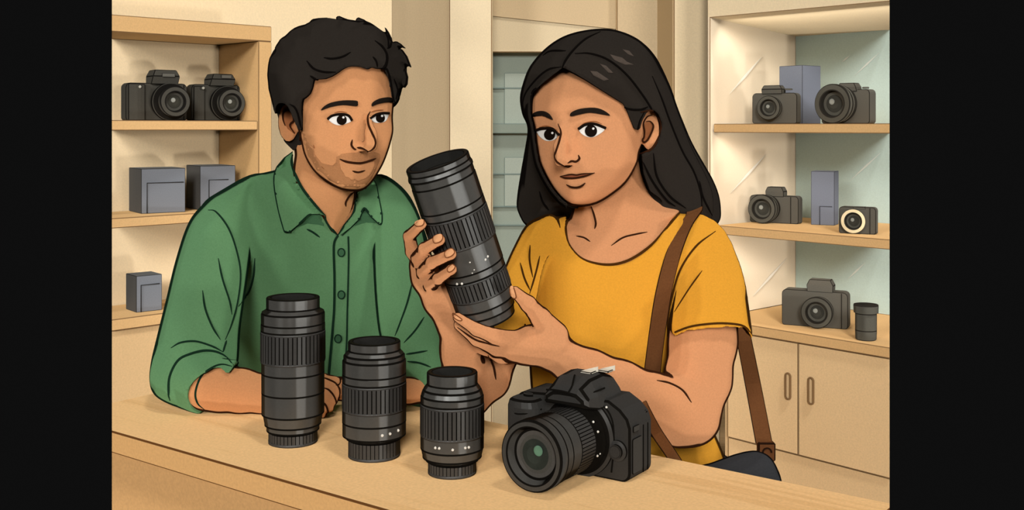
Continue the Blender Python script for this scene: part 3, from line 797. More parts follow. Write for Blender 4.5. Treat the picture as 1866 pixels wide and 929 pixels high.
# panels on the right end (facing +x)
xe = .0722
def rrect(y0, z0, y1, z1, r): return arc(y1-r,z0+r,r,-90,0,4)+arc(y1-r,z1-r,r,0,90,4)+arc(y0+r,z1-r,r,90,180,4)+arc(y0+r,z0+r,r,180,270,4)
ME = Matrix(((0,-1,0,xe),(1,0,0,0),(0,0,1,0),(0,0,0,1)))
def outline(P, w=.0010): 
    return [(xe+.0004, y, zz) for y, zz in P]
for nm, rr in (('port_cover', (.004,.010,.028,.053,.003)), ('flap', (.006,.060,.022,.068,.002))):
    m = MB(); P = rrect(*rr)
    m.prism(P, -.0016, ME, bevel=.0008); m.build(nm, [dm[3], m_ink], slr)
m = MB()
for yy in (.034,.046): m.tube([(xe+.0002,yy,.006),(xe+.0002,yy,.064)], .0008)
m.build('panel_seam', m_ink, slr)
m = MB(); m.lathe([(0,.004,1),(.004,.004,0),(.0045,.003,1)], Matrix.Translation((xe-.008,.05,.074)) @ Matrix.Rotation(math.radians(90),4,'Y'), n=16); lug = m.build('strap_lug', dm[:2], slr)
m = MB()
for P in ([(-.094,-.001,.071),(-.086,-.018,.069),(-.073,-.0265,.069),(-.058,-.021,.071),(-.050,-.006,.074)], [(.047,-.0008,.010),(.050,-.0008,.040),(.049,-.0008,.070),(.040,-.0008,.086),(.026,-.0008,.092)],
          [(-.028,-.0008,.094),(.0,-.0008,.101),(.026,-.0008,.095)]):
    m.tube(crom(P, 6), .0010)
m.build('panel_seam', m_ink, slr)
slr_inv = (Matrix.Translation(orig) @ Matrix.Rotation(-th, 4, 'Z')).inverted()
m_leather = mat('brown_leather', (104,66,38), rim=.2, ink=(34,20,12), grain=.06)
leather_ink = mat('leather_ink', (34,20,12), grain=0)
def ribbon(name, path, wid, mats, parent, inv=None, thick=.002, edge=.0011):
    """a flat strap: path of (point, across) pairs"""
    m = MB(); t = bmesh.new(); rg = []
    P = [Vector(p[0]) for p in path]
    for i, (p, ac) in enumerate(path):
        p = Vector(p); ac = Vector(ac).normalized(); w = wid[i] if isinstance(wid, list) else wid
        d = (P[min(i+1,len(P)-1)]-P[max(i-1,0)]).normalized(); nn = d.cross(ac).normalized()*thick/2
        rg.append([t.verts.new(q) for q in (p-ac*w/2-nn, p+ac*w/2-nn, p+ac*w/2+nn, p-ac*w/2+nn)])
    for a in range(len(rg)-1):
        for i in range(4): t.faces.new((rg[a][i],rg[a][(i+1)%4],rg[a+1][(i+1)%4],rg[a+1][i]))
    t.faces.new(rg[0][::-1]); t.faces.new(rg[-1])
    m.add(t)
    for s in (-1,1):
        m.tube([P[i]+Vector(path[i][1]).normalized()*s*(wid[i] if isinstance(wid, list) else wid)/2 for i in range(len(P))], edge, n=6, mi=1)
    if inv is not None: bmesh.ops.transform(m.bm, matrix=inv, verts=m.bm.verts)
    return m.build(name, mats, parent)
sp = [W(1168,735,1.372), W(1178,755,1.384), W(1197,789,1.41), W(1222,826,1.425), W(1236,850,1.435), W(1245,890,1.455)]
sp = [Vector(p) for p in crom([tuple(p) for p in sp], 5)]
ribbon('neck_strap', [(p, (1,.25,.45)) for p in sp], .0135, [m_leather, leather_ink], slr, inv=slr_inv)

# ------------------------------------------------------------------ shoulder bag
bag = thing('shoulder_bag', 'black shoulder bag on a brown leather strap, hanging from the woman\'s shoulder', 'bag', W(1365,900,1.49))
binv = Matrix.Translation(-Vector(bag.location))
V = Vol(axis([(.22,.42,.004)]), axis([(1.40,1.6,.004)]), axis([(.72,1.05,.004)]))
F = V.new()
put(F, V.infl(crom([(1255,862),(1300,845),(1345,829),(1380,823),(1403,832),(1416,852),(1424,880),(1430,960),(1424,1010),(1340,1020),(1270,1000),(1252,920)],6,True), 1.49, .045, 1.0))
o = surface(V, F, 'bag_body', mat('bag_black', (54,54,55), rim=.3, ink=(18,16,15), grain=.05), None); o.data.transform(binv); o.parent = bag
bag_body = o
# ------------------------------------------------------------------ people
SK_INK = (52,28,15)
m_skin = mat('skin', (212,147,98), rim='attr', ink=SK_INK, toon=.95, grain=.04)
m_skin2 = mat('skin_woman', (212,147,101), rim='attr', ink=SK_INK, toon=.95, grain=.04)
m_skink = mat('skin_ink', SK_INK, grain=0)
m_shirt = mat('green_cotton', (96,137,94), rim='attr', ink=(20,38,26), toon=.92, grain=.05)
m_shink = mat('green_ink', (24,46,32), grain=0)
m_tee = mat('yellow_cotton', (221,153,50), rim='attr', ink=(58,36,14), toon=.92, grain=.04)
m_teeink = mat('yellow_ink', (70,42,14), grain=0)
m_hair = mat('dark_hair', (44,39,34), rim='attr', ink=(16,13,11), toon=.95, grain=.05)
m_hairink = mat('hair_ink', (15,12,10), grain=0)
m_white = mat('eye_white', (236,230,220), grain=0)
m_pupil = mat('pupil', (24,17,13), grain=0)
m_trs = mat('dark_trousers', (60,62,72), rim=.2, grain=.04)
m_shoe = mat('dark_shoe', (50,40,34), rim=.2, grain=.04)
Zm = lambda ox, oy, s: (lambda *pts: [(ox+x/s, oy+y/s) for x, y in pts])
E0 = Vector((0,0,EYE))

def finish(root, objs):
    inv = Matrix.Translation(-Vector(root.location))
    for o in objs:
        o.data.transform(inv); o.parent = root
def legs(V, hip, half, floor_y, root, skinF=None):
    pass

# ---------------------------------------------------------------- the man
man = thing('person', 'man in a green button shirt with rolled sleeves leaning on the counter', 'person', (-.36,2.02,0))
V = Vol(axis([(-.66,-.56,.006),(-.56,-.10,.0026),(-.10,0,.006)]), axis([(1.52,2.24,.0034)]), axis([(0,.92,.016),(.92,1.64,.0026)]))
q = Zm(470,10,2.58)
face = q((232,470),(300,355),(300,200),(420,120),(560,120),(632,230),(638,330),(640,430),(633,520),(635,590),(622,650),(606,700),(588,745),(566,785),(545,818),(512,855),(470,870),(400,864),(335,832),(272,782),(228,712),(210,645),(204,590))
outer = q((115,640),(85,520),(55,400),(48,330),(52,285),(60,243),(85,215),(75,212),(115,150),(135,140),(165,110),(200,95),(225,88),(265,66),(255,64),(330,58),(395,68),(380,47),(420,62),(490,72),(470,54),(530,80),(600,130),(592,98),(615,125),(628,170),(650,168),(690,198),(668,200),(695,235),(718,290),(698,284),(700,340),(685,386),(680,378),(668,425),(650,455))
hairtop = list(outer)
outer = outer+q((640,465),(560,520),(300,600),(190,660),(165,690))
hairvis = hairtop[1:]+q((641,464),(635,430),(622,350),(606,300),(590,303),(575,306),(560,300),(548,300),(540,313),(530,306),(500,298),(470,298),(450,302),(430,311),(410,325),(380,343),(350,354),(300,356),(296,372),(290,396),(278,420),(258,438),(243,445),(236,475),(232,505),(228,560),(227,586),(214,589),(204,580),(196,545),(186,505),(172,478),(150,463),(128,462),(105,470),(92,490),(84,520))
HD = 1.78
sF = V.new(); R = V.new()*0+.3
f_face = V.infl(crom(face,5,True), HD, .080, 1.15)
f_skull = V.ell(W(606,150,HD+.02), (.078,.098,.098))
f_out = V.infl(outer, HD+.015, .098, 1.15)
put(sF, f_face, 0, R, rimc(80, 2.2)); put(sF, f_skull, .02)
# ear
put(sF, V.ell(W(526,222,HD+.005), (.0175,.010,.033), .5), .006, R, .5)
# nose and brow, cheeks stay soft
chain(V, sF, [(672,215,HD-.083,5),(676,245,HD-.092,7),(676,262,HD-.094,9)], .016)
chain(V, sF, [(655,268,HD-.083,7),(678,268,HD-.088,7)], .012)
# neck
put(sF, V.infl(crom(q((185,620),(176,700),(168,790),(200,865),(250,930),(300,985),(360,1075),(430,1000),(455,930),(458,860),(420,700)),5,True), HD+.045, .055, 1.0), .006, R, rimc(55))
# shirt volumes
TD = (1.935, -.30, 1.20)
torso = crom([(534,276),(510,297),(488,311),(456,322),(405,346),(372,371),(356,420),(365,520),(400,620),(450,690),(490,800),(500,950),(700,950),(745,800),(795,690),(805,600),(790,480),(762,390),(735,347),(700,325),(680,318),(655,345),(620,420),(590,390),(545,340)],6,True)
GF = V.new(); GR = V.new()*0+.3
tors2 = crom([(545,300),(500,310),(456,322),(405,346),(372,371),(356,420),(365,520),(400,620),(450,690),(490,800),(500,950),(700,950),(745,800),(795,690),(805,600),(790,480),(762,390),(735,347),(700,326),(683,318),(640,330),(590,330)],6,True)
put(GF, V.infl(tors2, TD, .13, .92), 0, GR, rimc(110))
slv = crom([(470,322),(405,346),(372,371),(346,405),(324,470),(306,544),(288,617),(279,657),(277,690),(286,715),(308,731),(345,744),(374,746),(362,733),(356,712),(364,688),(384,670),(408,662),(430,668),(436,600),(450,500),(460,420)],6,True)
sd2 = V.poly2(slv, (1.76,-.42,1.2))
AF = V.infl(slv, (1.765,.55,1.20), .075, 1.0)
put(GF, AF, .012, GR, rimc(75))
slr_ = crom([(690,325),(735,347),(765,395),(785,480),(800,560),(808,610),(809,690),(800,722),(765,728),(757,705),(740,690),(715,660),(690,600),(680,450)],6,True)
put(GF, V.infl(slr_, (1.79,.6,1.20), .065, 1.0), .012, GR, rimc(60))
# cuff that the forearm comes out of
def sleeve(pts, poly, d):
    T = V.new()
    for i in range(len(pts)-1):
        a, b = pts[i], pts[i+1]; sl, f = V.cone(W(*a[:3]), a[3]*a[2]/FOC, W(*b[:3]), b[3]*b[2]/FOC); put(T, f, .01, sl=sl)
    return np.maximum(T, -V.poly2(poly, d)[:,None,:])
put(GF, sleeve([(305,672,1.69,50),(375,701,1.655,49),(430,706,1.652,49)], slv, 1.66), .006, GR, .2)
# arms and hands (skin)
fd = 1.652
chain(V, sF, [(350,700,1.662,33),(376,706,fd,40),(400,707,fd,42.5),(440,712,fd,40),(480,718,fd,35),(530,723,fd-.003,27),(558,725,fd-.006,25)], .006, R)
chain(V, sF, [(556,722,fd-.006,24),(582,716,fd-.010,20)], .012, R)
for pts in ([(572,704,fd-.005,12),(598,699,fd-.013,10.5),(611,712,fd-.024,9.8),(608,730,fd-.030,8.5)],
            [(574,716,fd-.014,12),(592,716,fd-.026,10.5),(603,730,fd-.034,9.5),(601,744,fd-.034,8)],
            [(572,728,fd-.020,11.5),(585,731,fd-.034,9.5),(591,744,fd-.038,8.5),(588,755,fd-.034,7.5)],
            [(570,740,fd-.026,10),(578,748,fd-.038,8),(578,758,fd-.036,7)],
            [(566,700,fd+.002,12),(590,690,fd-.002,10),(612,694,fd-.010,9)]):
    chain(V, sF, pts, .002, R, 1.3)
chain(V, sF, [(772,712,1.672,22),(745,712,1.664,24),(690,711,1.664,23),(640,709,1.664,22),(615,708,1.660,22)], .006, R)
# legs, hidden behind the counter
TF = V.new()
for sx in (-.10,.10):
    for a, ra, b, rb in (((-.34+sx*.9,2.09,.95),.10,(-.34+sx*1.1,2.09,.50),.078),((-.34+sx*1.1,2.09,.50),.078,(-.34+sx*1.2,2.10,.07),.06)):
        sl, f = V.cone(a, ra, b, rb); put(TF, f, .03, sl=sl)
        sl, f = V.cone(a, ra*.8, b, rb*.7); put(sF, f, .03, sl=sl)
sl, f = V.cone((-.45,2.08,.97), .105, (-.23,2.08,.97), .105); put(TF, f, .04, sl=sl)
BF = np.minimum(sF, GF+.007)
# neck opening of the shirt
opn = V.poly2([(540,262),(536,300),(547,343),(566,370),(590,402),(612,430),(634,402),(648,384),(656,340),(640,250)], HD+.02)
GF2 = np.maximum(GF, np.where(V.Y < HD+.055, np.maximum(opn, -1)[:,None,:]*1.0, -1)-0)
GF2 = np.maximum(GF2, -(np.minimum(V.infl([(541,266),(535,312),(547,343),(565,369),(590,398),(612,428),(634,400),(648,384),(654,345),(640,250)], HD+.045, .055, 1.0), 9)+.001)*0-.5)
HF = np.minimum(f_face-.009, np.minimum(f_out, f_skull-.012))
hv = V.poly2(hairvis, HD-.02); ho = V.poly2(outer, HD)
mask = np.where(V.Y < HD+.012, -hv[:,None,:], -ho[:,None,:])
nape = V.poly2([(400,0),(800,0),(800,180),(640,270),(575,275),(540,284),(400,284)], HD)
HF = np.maximum(np.maximum(HF, mask), -nape[:,None,:])
HR = V.new()*0+rimc(95, 3)
body = surface(V, BF, 'body', m_skin, None, R)
shirt = surface(V, GF2, 'shirt', m_shirt, None, GR)
hair = surface(V, HF, 'hair', m_hair, None, HR, smooth=1)
trs = surface(V, TF, 'trousers', m_trs, None)
parts_ = [body, shirt, hair, trs]
for sx in (-.48,-.24):
    m = MB(); m.ball((0,0,0), .06, sub=3, scale=(.85,2.1,.9))
    for v in m.bm.verts: v.co.z = max(v.co.z, -.035)
    o = m.build('shoe', m_shoe); o.data.transform(Matrix.Translation((sx+.02,2.05,.0355))); parts_.append(o)
bn, sn, hn = body.name, shirt.name, hair.name
P = lambda o: parts_.extend(o) if isinstance(o, list) else parts_.append(o)
# face drawing: eyes, brows, nose, mouth, beard
def eye(white, pup, pr, spark=None):
    e = surf_patch(white, [bn], 'eye', m_white, None, lift=.0009, step=3, smooth=4)
    i = surf_patch(disc(pup[0], pup[1], pr, pr), [bn], 'pupil', m_pupil, None, lift=.0016, step=3)
    i.parent = e
    k = [e, i]
    if spark:
        s = surf_patch(disc(spark[0], spark[1], 2.2, 2.2, 10), [bn], 'glint', m_white, None, lift=.0024, step=3); s.parent = e; k.append(s)
    return e, k
def add_eye(root, *a):
    e, k = eye(*a); inv = Matrix.Translation(-Vector(root.location))
    for o in k: o.data.transform(inv)
    e.parent = root
beard = q((207,597),(222,604),(232,640),(262,665),(268,700),(285,722),(300,740),(330,748),(352,752),(366,740),(370,712),(395,697),(430,692),(470,690),(510,691),(550,688),(572,697),(577,712),(570,735),(556,770),(536,812),(510,845),(468,860),(402,855),(338,822),(276,772),(234,705),(213,640))
P(surf_patch(beard, [bn], 'beard', mat('stubble', (178,122,80), grain=.07), None, lift=.0007, step=6))
P(surf_patch(q((383,728),(400,735),(430,744),(480,748),(525,738),(548,732),(546,760),(536,785),(520,806),(500,815),(470,826),(455,815),(440,822),(428,808),(412,806),(402,785),(390,770)), [bn], 'chin', m_skin_flat if 'm_skin_flat' in globals() else mat('skin_flat', (212,147,98), toon=.95, grain=.04), None, lift=.0014, step=5))
add_eye(man, q((330,532),(352,519),(388,513),(424,518),(442,540),(415,556),(380,563),(350,553)), q((394,538))[0], 9.2, q((402,526))[0])
add_eye(man, q((531,529),(556,514),(588,507),(614,507),(611,526),(597,546),(562,552),(541,545)), q((576,529))[0], 8.4, q((584,519))[0])
m_brow = mat('brow_hair', (34,27,22), grain=.03)
P(surf_patch(q((297,493),(312,473),(345,456),(400,446),(462,447),(470,458),(464,473),(400,468),(340,478)), [bn], 'eyebrow', m_brow, None, lift=.0022, step=4, smooth=3))
P(surf_patch(q((536,474),(539,456),(570,438),(610,431),(634,436),(639,454),(600,456),(560,465)), [bn], 'eyebrow', m_brow, None, lift=.0022, step=4, smooth=3))
P(surf_lines([(q((328,534),(350,518),(390,511),(425,517),(443,541)),2.0),(q((530,530),(556,513),(585,506),(616,506)),2.0)], [bn], 'eyelash', m_pupil, None, lift=.0012, taper=False))
P(surf_lines([(q((360,505),(388,499),(420,504)),.9),(q((530,502),(558,493),(590,491)),.9),(q((300,755),(312,768)),.8),(q((262,655),(268,672)),.9)], [bn], 'eyelid_crease', mat('skin_shade', (150,92,54), grain=0), None))
P(surf_lines([q((528,498),(517,522),(520,560),(536,598),(550,630),(551,655),(538,676),(512,690)), q((444,630),(440,655),(452,672),(463,677)), q((466,668),(490,671),(518,684)), (q((478,690),(500,694)),.9)], [bn], 'nose_line', m_skink, None, w=1.7))
P(surf_lines([(q((385,722),(420,735),(480,741),(530,728),(555,719)),1.8),(q((443,777),(470,783),(504,775)),1.6)], [bn], 'mouth_line', m_skink, None, lift=.001))
P(surf_patch(q((140,492),(118,505),(120,545),(140,580),(166,600),(176,598),(158,570),(168,540),(160,508)), [bn], 'ear_shade_patch', mat('ear_shade', (160,100,62), grain=.03), None, lift=.0008, step=4))  # shade inside the ear, painted as a darker skin patch
P(surf_lines([(q((172,602),(152,570),(154,555),(168,540),(160,508),(142,492),(120,504),(118,535),(128,565)),1.5), (q((204,590),(196,640),(186,642)),1.6)], [bn], 'ear_line', m_skink, None, lift=.0012))
P(surf_lines([(q((203,590),(207,640),(226,710),(270,780),(330,832),(400,864),(470,870),(515,856)),1.45)], [bn], 'jaw_line', m_skink, None, lift=.0006))
P(surf_lines([(q((455,875),(430,895),(412,925),(414,945)),1.7)], [bn], 'neck_line', m_skink, None))
# hair drawing
hl = [(q((301,356),(350,354),(380,343),(410,325),(430,311),(450,302),(470,298),(500,298),(530,306),(540,313)),1.9),(q((575,306),(592,303),(606,300),(622,350),(635,430),(645,460)),1.7),(q((300,356),(296,372),(290,396),(278,420),(258,438),(243,445),(236,475),(232,505),(228,560),(226,586),(214,589),(204,580)),1.7),
      q((230,260),(262,296),(310,312),(366,313)), q((310,245),(350,250),(400,240),(437,219)), (q((550,165),(585,195),(606,235),(600,280),(575,303)),2.2), q((540,240),(556,262),(562,290)),
      q((245,330),(270,345),(302,354)), q((600,130),(612,165),(612,200)), (q((628,170),(622,190),(608,202)),1.6), q((640,345),(655,395),(648,440)), (q((204,580),(196,545),(186,505),(172,478),(150,463)),1.5)]
P(surf_lines(hl, [hn], 'hair_strand', m_hairink, None, w=1.6, lift=.0004))
m_tuft = mat('hair_tuft', (44,39,34), toon=.95, grain=.05)
for tf in (((594,98),(612,124),(624,150),(629,180),(622,200),(608,206),(596,190),(606,160),(602,130)),((630,172),(650,166),(670,178),(693,200),(668,193),(640,196)),((655,205),(672,200),(698,236),(719,291),(698,280),(668,265)),
           ((690,290),(702,335),(699,368),(685,389),(672,372),(668,330)),((362,58),(378,46),(400,56),(425,66),(446,80),(420,84),(380,76)),((455,72),(468,53),(500,66),(525,90),(538,108),(500,96),(470,84)),
           ((232,88),(253,63),(285,58),(330,56),(310,72),(270,82)),((112,168),(92,184),(70,214),(53,247),(74,232),(100,210),(130,178)),((160,128),(163,108),(190,96),(228,86),(205,102),(180,118))):
    mb = MB(); P3 = [W(x, y, HD-.012) for x, y in q(*tf)]
    mb.prism([(p.x, p.z) for p in P3], .022, M=Matrix.Translation((0,HD-.012,0)), bevel=.002)
    P(mb.build('hair_tuft', [m_tuft, m_hairink], None))
# shirt: collar, placket, buttons, folds
k = Zm(470,260,3.097)
col_m = mat('green_collar', (98,140,96), grain=.05, toon=.92)
allb = [sn, bn]
cl1 = k((196,50),(150,85),(110,135),(95,180),(93,225),(100,290),(120,390),(148,490),(158,502),(180,500),(235,455),(300,402),(345,402),(382,412),(340,370),(290,310),(240,240),(212,180),(200,120))
cl2 = k((560,275),(600,262),(655,208),(668,240),(680,310),(697,400),(697,450),(685,458),(640,415),(605,372),(590,382),(570,430),(520,480),(465,520),(535,405),(552,340))
inv = Matrix.Translation(-Vector(man.location))
for nm, cp in (('collar', cl1), ('collar', cl2)):
    o = surf_patch(cp, allb, nm, col_m, None, lift=.006, step=6, thick=.004)
    o.data.transform(inv); o.parent = shirt
    BV[o.name] = BVHTree.FromPolygons([v.co-inv.translation for v in o.data.vertices], [p.vertices[:] for p in o.data.polygons])
    allb.append(o.name)
P(surf_lines([(k((196,50),(150,85),(110,135),(95,180),(93,225),(100,290),(120,390),(148,490),(158,502),(180,500),(235,455),(285,408),(316,402)),1.7),(k((200,50),(190,100),(200,150),(240,240),(290,310),(340,370),(382,412)),2.0),
   (k((555,280),(552,340),(535,405),(490,465),(452,520)),2.0),(k((655,212),(668,240),(680,310),(697,400),(699,445),(688,458),(640,415),(605,372),(590,382),(570,430),(520,482),(475,525)),1.7),
   (k((382,412),(385,440),(415,485),(452,522)),2.0)], allb, 'collar_seam', m_shink, None, lift=.001))
P(surf_patch(k((300,404),(345,404),(372,430),(372,470),(340,462),(280,455),(215,480)), [sn], 'collar_shadow', mat('green_shade', (66,102,70), grain=.05), None, lift=.0008, step=6))  # shadow below the collar, painted as a darker green patch
P(surf_patch(k((605,372),(680,452),(640,450),(590,455),(545,470),(575,430),(592,385)), [sn], 'collar_shadow', mat('green_shade', (66,102,70), grain=.05), None, lift=.0008, step=6))  # the same painted shadow below the other collar wing
fz = Zm(200,280,2.731); fy = Zm(200,620,3.007); fx = Zm(470,510,2.444)
P(surf_lines([(k((452,522),(432,560),(428,620),(432,760),(430,929))+[(606,600),(598,700)],1.8),(k((510,528),(512,620),(510,760),(505,929))+[(631,640),(624,700)],1.3)], [sn], 'placket_seam', m_shink, None, taper=False, lift=.0006))
for cx, cy in ((622,460),(622,537),(616,617)):
    o = surf_patch(disc(cx,cy,6.2,7.2), [sn], 'button', mat('green_button', (64,100,70), grain=.03), None, lift=.0022, step=4)
    P(o); o2 = surf_lines([disc(cx,cy,6.2,7.2,12)+[(cx+6.2,cy)]], [sn], 'button_rim', m_shink, None, w=.9, lift=.002, taper=False)[0]; o2.data.transform(inv); o2.parent = o
P(surf_lines([fz((490,280),(530,290),(590,370),(630,480),(650,600),(635,740),(605,850),(575,925)), fz((540,520),(560,620),(595,730),(608,800)), fz((722,520),(715,610),(690,690),(640,760)), fz((462,680),(475,770),(510,860),(550,925)),
   fy((335,42),(390,12),(470,5),(560,32),(618,62)), fy((620,65),(630,30),(640,0)), fx((690,0),(665,100),(630,200),(610,250)), fx((740,165),(700,225),(650,280)), fx((755,315),(700,325),(660,330)), fx((770,388),(720,370),(665,362)),
   k((275,487),(310,505),(350,534)), (fy((330,330),(322,290),(328,200),(370,115),(430,78),(530,55),(620,78),(686,145)),1.8), (fy((520,380),(482,345),(470,285),(500,200),(560,150),(620,132),(690,150)),1.6)], [sn, bn], 'fold_line', m_shink, None, w=1.5))
P(surf_patch(fz((655,640),(690,665),(678,740),(682,820),(710,929),(580,929),(612,830),(640,750)), [sn], 'fold_shadow', mat('green_shade', (66,102,70), grain=.05), None, lift=.0005, step=6)) if False else None
P(surf_lines([fy((1160,200),(1200,215),(1240,238),(1260,280),(1250,345)),fy((1165,258),(1200,272),(1228,305),(1242,350),(1228,385)),fy((1165,335),(1186,360),(1196,395),(1190,425))], [bn], 'skin_crease', m_skink, None, w=1.5))
finish(man, [o for o in parts_ if o is not None])
# ---------------------------------------------------------------- the woman
wom = thing('person', 'woman with long dark hair in a yellow shirt holding up a telephoto lens', 'person', (.18,1.66,0))
V = Vol(axis([(-.22,-.18,.006),(-.18,.36,.0024),(.36,.42,.006)]), axis([(1.32,1.86,.003)]), axis([(0,.94,.016),(.94,1.62,.0024)]))
q = Zm(920,40,2.383); z3 = Zm(710,250,2.065); z8 = Zm(900,370,1.936)
HD = 1.575
face = q((118,330),(114,400),(128,460),(138,540),(150,605),(168,650),(190,692),(218,735),(250,770),(275,787),(300,796),(345,798),(400,785),(460,750),(520,700),(560,640),(580,580),(575,470),(560,330),(480,200),(330,120),(200,170),(140,250))
outer = q((97,885),(70,830),(65,780),(80,650),(90,560),(98,460),(75,400),(65,330),(80,260),(110,190),(170,120),(240,70),(320,42),(420,30),(500,42),(580,80),(640,140),(680,210),(720,290),(760,400),(810,520),(860,610),(905,690),(930,760),(937,830),(933,858))
win = q((245,207),(200,240),(150,280),(118,310),(113,400),(126,462),(136,540),(148,605),(165,650),(188,692),(216,735),(248,770),(275,790),(275,1000),(700,1000),(700,790),(690,775),(640,740),(605,660),(592,575),(640,547),(672,490),(678,440),(658,400),(635,384),(605,392),(586,430),(578,464),(566,469),(552,464),(530,420),(510,375),(497,357),(450,330),(400,300),(350,268),(300,238))
sF = V.new(); R = V.new()*0+.3
f_face = V.infl(crom(face,5,True), HD, .080, 1.12)
f_skull = V.ell(W(1095,175,HD+.03), (.092,.100,.092))
put(sF, f_face, 0, R, rimc(85, 2.2)); put(sF, f_skull, .02)
put(sF, V.ell(W(1184,237,HD-.028), (.0145,.010,.029), -.5), .005, R, .5)
chain(V, sF, [(1024,235,HD-.078,4),(1020,268,HD-.087,7),(1022,288,HD-.090,8)], .016)
chain(V, sF, [(1018,296,HD-.083,6),(1045,292,HD-.082,6)], .012)
neck = crom([(1060,340),(1046,372),(1040,392),(1032,420),(1040,460),(1100,495),(1180,465),(1240,385),(1209,366),(1188,350),(1174,317),(1168,285),(1150,250),(1090,290)],5,True)
put(sF, V.infl(neck, HD+.045, .055, 1.0), .004, R, rimc(60))
TD = (1.64,-.12,1.2)
tor = crom([(1045,388),(1000,398),(970,412),(955,440),(958,520),(962,600),(966,690),(972,760),(965,850),(960,960),(1340,960),(1325,850),(1297,775),(1268,700),(1260,600),(1290,480),(1300,420),(1285,396),(1240,383),(1200,368),(1120,365)],6,True)
GF = V.new(); GR = V.new()*0+.3
put(GF, V.infl(tor, TD, .115, .85), 0, GR, rimc(110))
sl1 = crom([(1010,394),(983,401),(960,415),(940,448),(921,488),(908,530),(894,575),(890,602),(930,612),(962,604),(972,560),(990,480),(1020,430)],5,True)
put(GF, sleeve([(990,440,1.60,52),(948,520,1.57,52),(925,600,1.54,52)], sl1, 1.57), .008, GR, rimc(55))
sl2 = [(1240,384),(1262,386),(1290,395),(1309,405),(1325,422),(1338,444),(1350,480),(1358,520),(1364,560),(1369,590),(1370,605),(1362,610),(1352,594),(1341,584),(1308,579),(1270,582),(1240,588),(1222,601),(1217,598),(1217,585),(1222,560),(1232,520),(1240,480),(1238,430)]
put(GF, sleeve([(1278,440,1.615,62),(1288,520,1.585,70),(1291,605,1.545,78)], sl2, 1.56), .006, GR, rimc(75))
# arms and hands
arm_d = 1.515
chain(V, sF, [(1285,470,1.60,52),(1284,560,1.57,60),(1281,620,1.545,60),(1272,690,1.525,59),(1258,752,1.51,49)], .012, R)
chain(V, sF, [(1264,764,1.505,44),(1235,757,1.495,50),(1190,733,1.482,49),(1130,703,1.467,42),(1075,677,1.455,36),(1040,662,1.447,33)], .02, R)
chain(V, sF, [(1040,662,1.447,33),(1002,634,1.438,36),(965,627,1.432,33)], .012, R)
chain(V, sF, [(1000,612,1.432,30),(962,632,1.43,28),(935,637,1.428,22)], .012, R)
for pts, l in (([(1010,610,1.432,26),(984,578,1.418,19),(962,553,1.400,15),(938,531,1.388,10.5)],2.4),          # thumb
            ([(945,622,1.428,20),(905,614,1.418,15),(868,600,1.410,12),(834,578,1.404,9.5)],2.2),                 # index
            ([(945,636,1.434,19),(905,634,1.428,15),(868,618,1.424,12.5),(836,592,1.420,10)],2.2),                # middle
            ([(950,640,1.440,18),(915,645,1.446,14),(880,630,1.446,12),(852,608,1.446,9)],2.2),                 # ring
            ([(955,645,1.460,15),(925,648,1.464,12),(898,636,1.466,10),(876,620,1.466,8.5)],2.2)):              # little finger
    chain(V, sF, pts, .004 if pts[0][2] < 1.436 else .012, R, 1.5 if pts[0][2] < 1.436 else .1)
# the other arm: upper arm, forearm, gripping hand
chain(V, sF, [(940,535,1.585,34),(922,610,1.545,38),(890,690,1.505,38),(862,716,1.495,34)], .01, R)
chain(V, sF, [(850,722,1.492,42),(847,690,1.485,41),(838,640,1.470,34),(820,585,1.452,24)], .012, R)
chain(V, sF, [(820,585,1.452,24),(800,548,1.447,27),(778,505,1.442,27),(768,482,1.440,23)], .012, R)
for pts in ([(772,482,1.440,18),(751,458,1.432,13),(746,430,1.415,12),(768,409,1.388,10)],
            [(772,492,1.436,17),(762,470,1.420,13.5),(774,453,1.395,12.5),(801,437,1.372,11)],
            [(778,512,1.436,17),(772,495,1.418,13.5),(788,478,1.392,12.5),(822,463,1.366,11)],
            [(788,532,1.436,16),(784,518,1.420,13),(800,507,1.396,12),(823,491,1.374,10.5)],
            [(800,545,1.452,17),(822,520,1.478,14),(846,488,1.480,12)]):
    chain(V, sF, pts, .002, R, 1.0)
TF = V.new()
for sx in (-.09,.09):
    for a, ra, b, rb in (((.20+sx,1.70,.84),.085,(.20+sx,1.70,.48),.07),((.20+sx,1.70,.48),.07,(.20+sx*1.05,1.70,.07),.055)):
        sl, f = V.cone(a, ra, b, rb); put(TF, f, .03, sl=sl)
        sl, f = V.cone(a, ra*.8, b, rb*.7); put(sF, f, .03, sl=sl)
sl, f = V.cone((.12,1.68,.86), .095, (.28,1.68,.86), .095); put(TF, f, .04, sl=sl)
BF = np.minimum(sF, GF+.006)
opn = V.poly2(crom([(1042,372),(1039,392),(1031,418),(1037,446),(1062,472),(1105,482),(1145,474),(1186,447),(1215,415),(1243,382),(1215,350),(1130,330),(1070,340)],5,True), 1.56)
GF2 = np.maximum(GF, np.where(V.Y < 1.66, opn[:,None,:], -1))
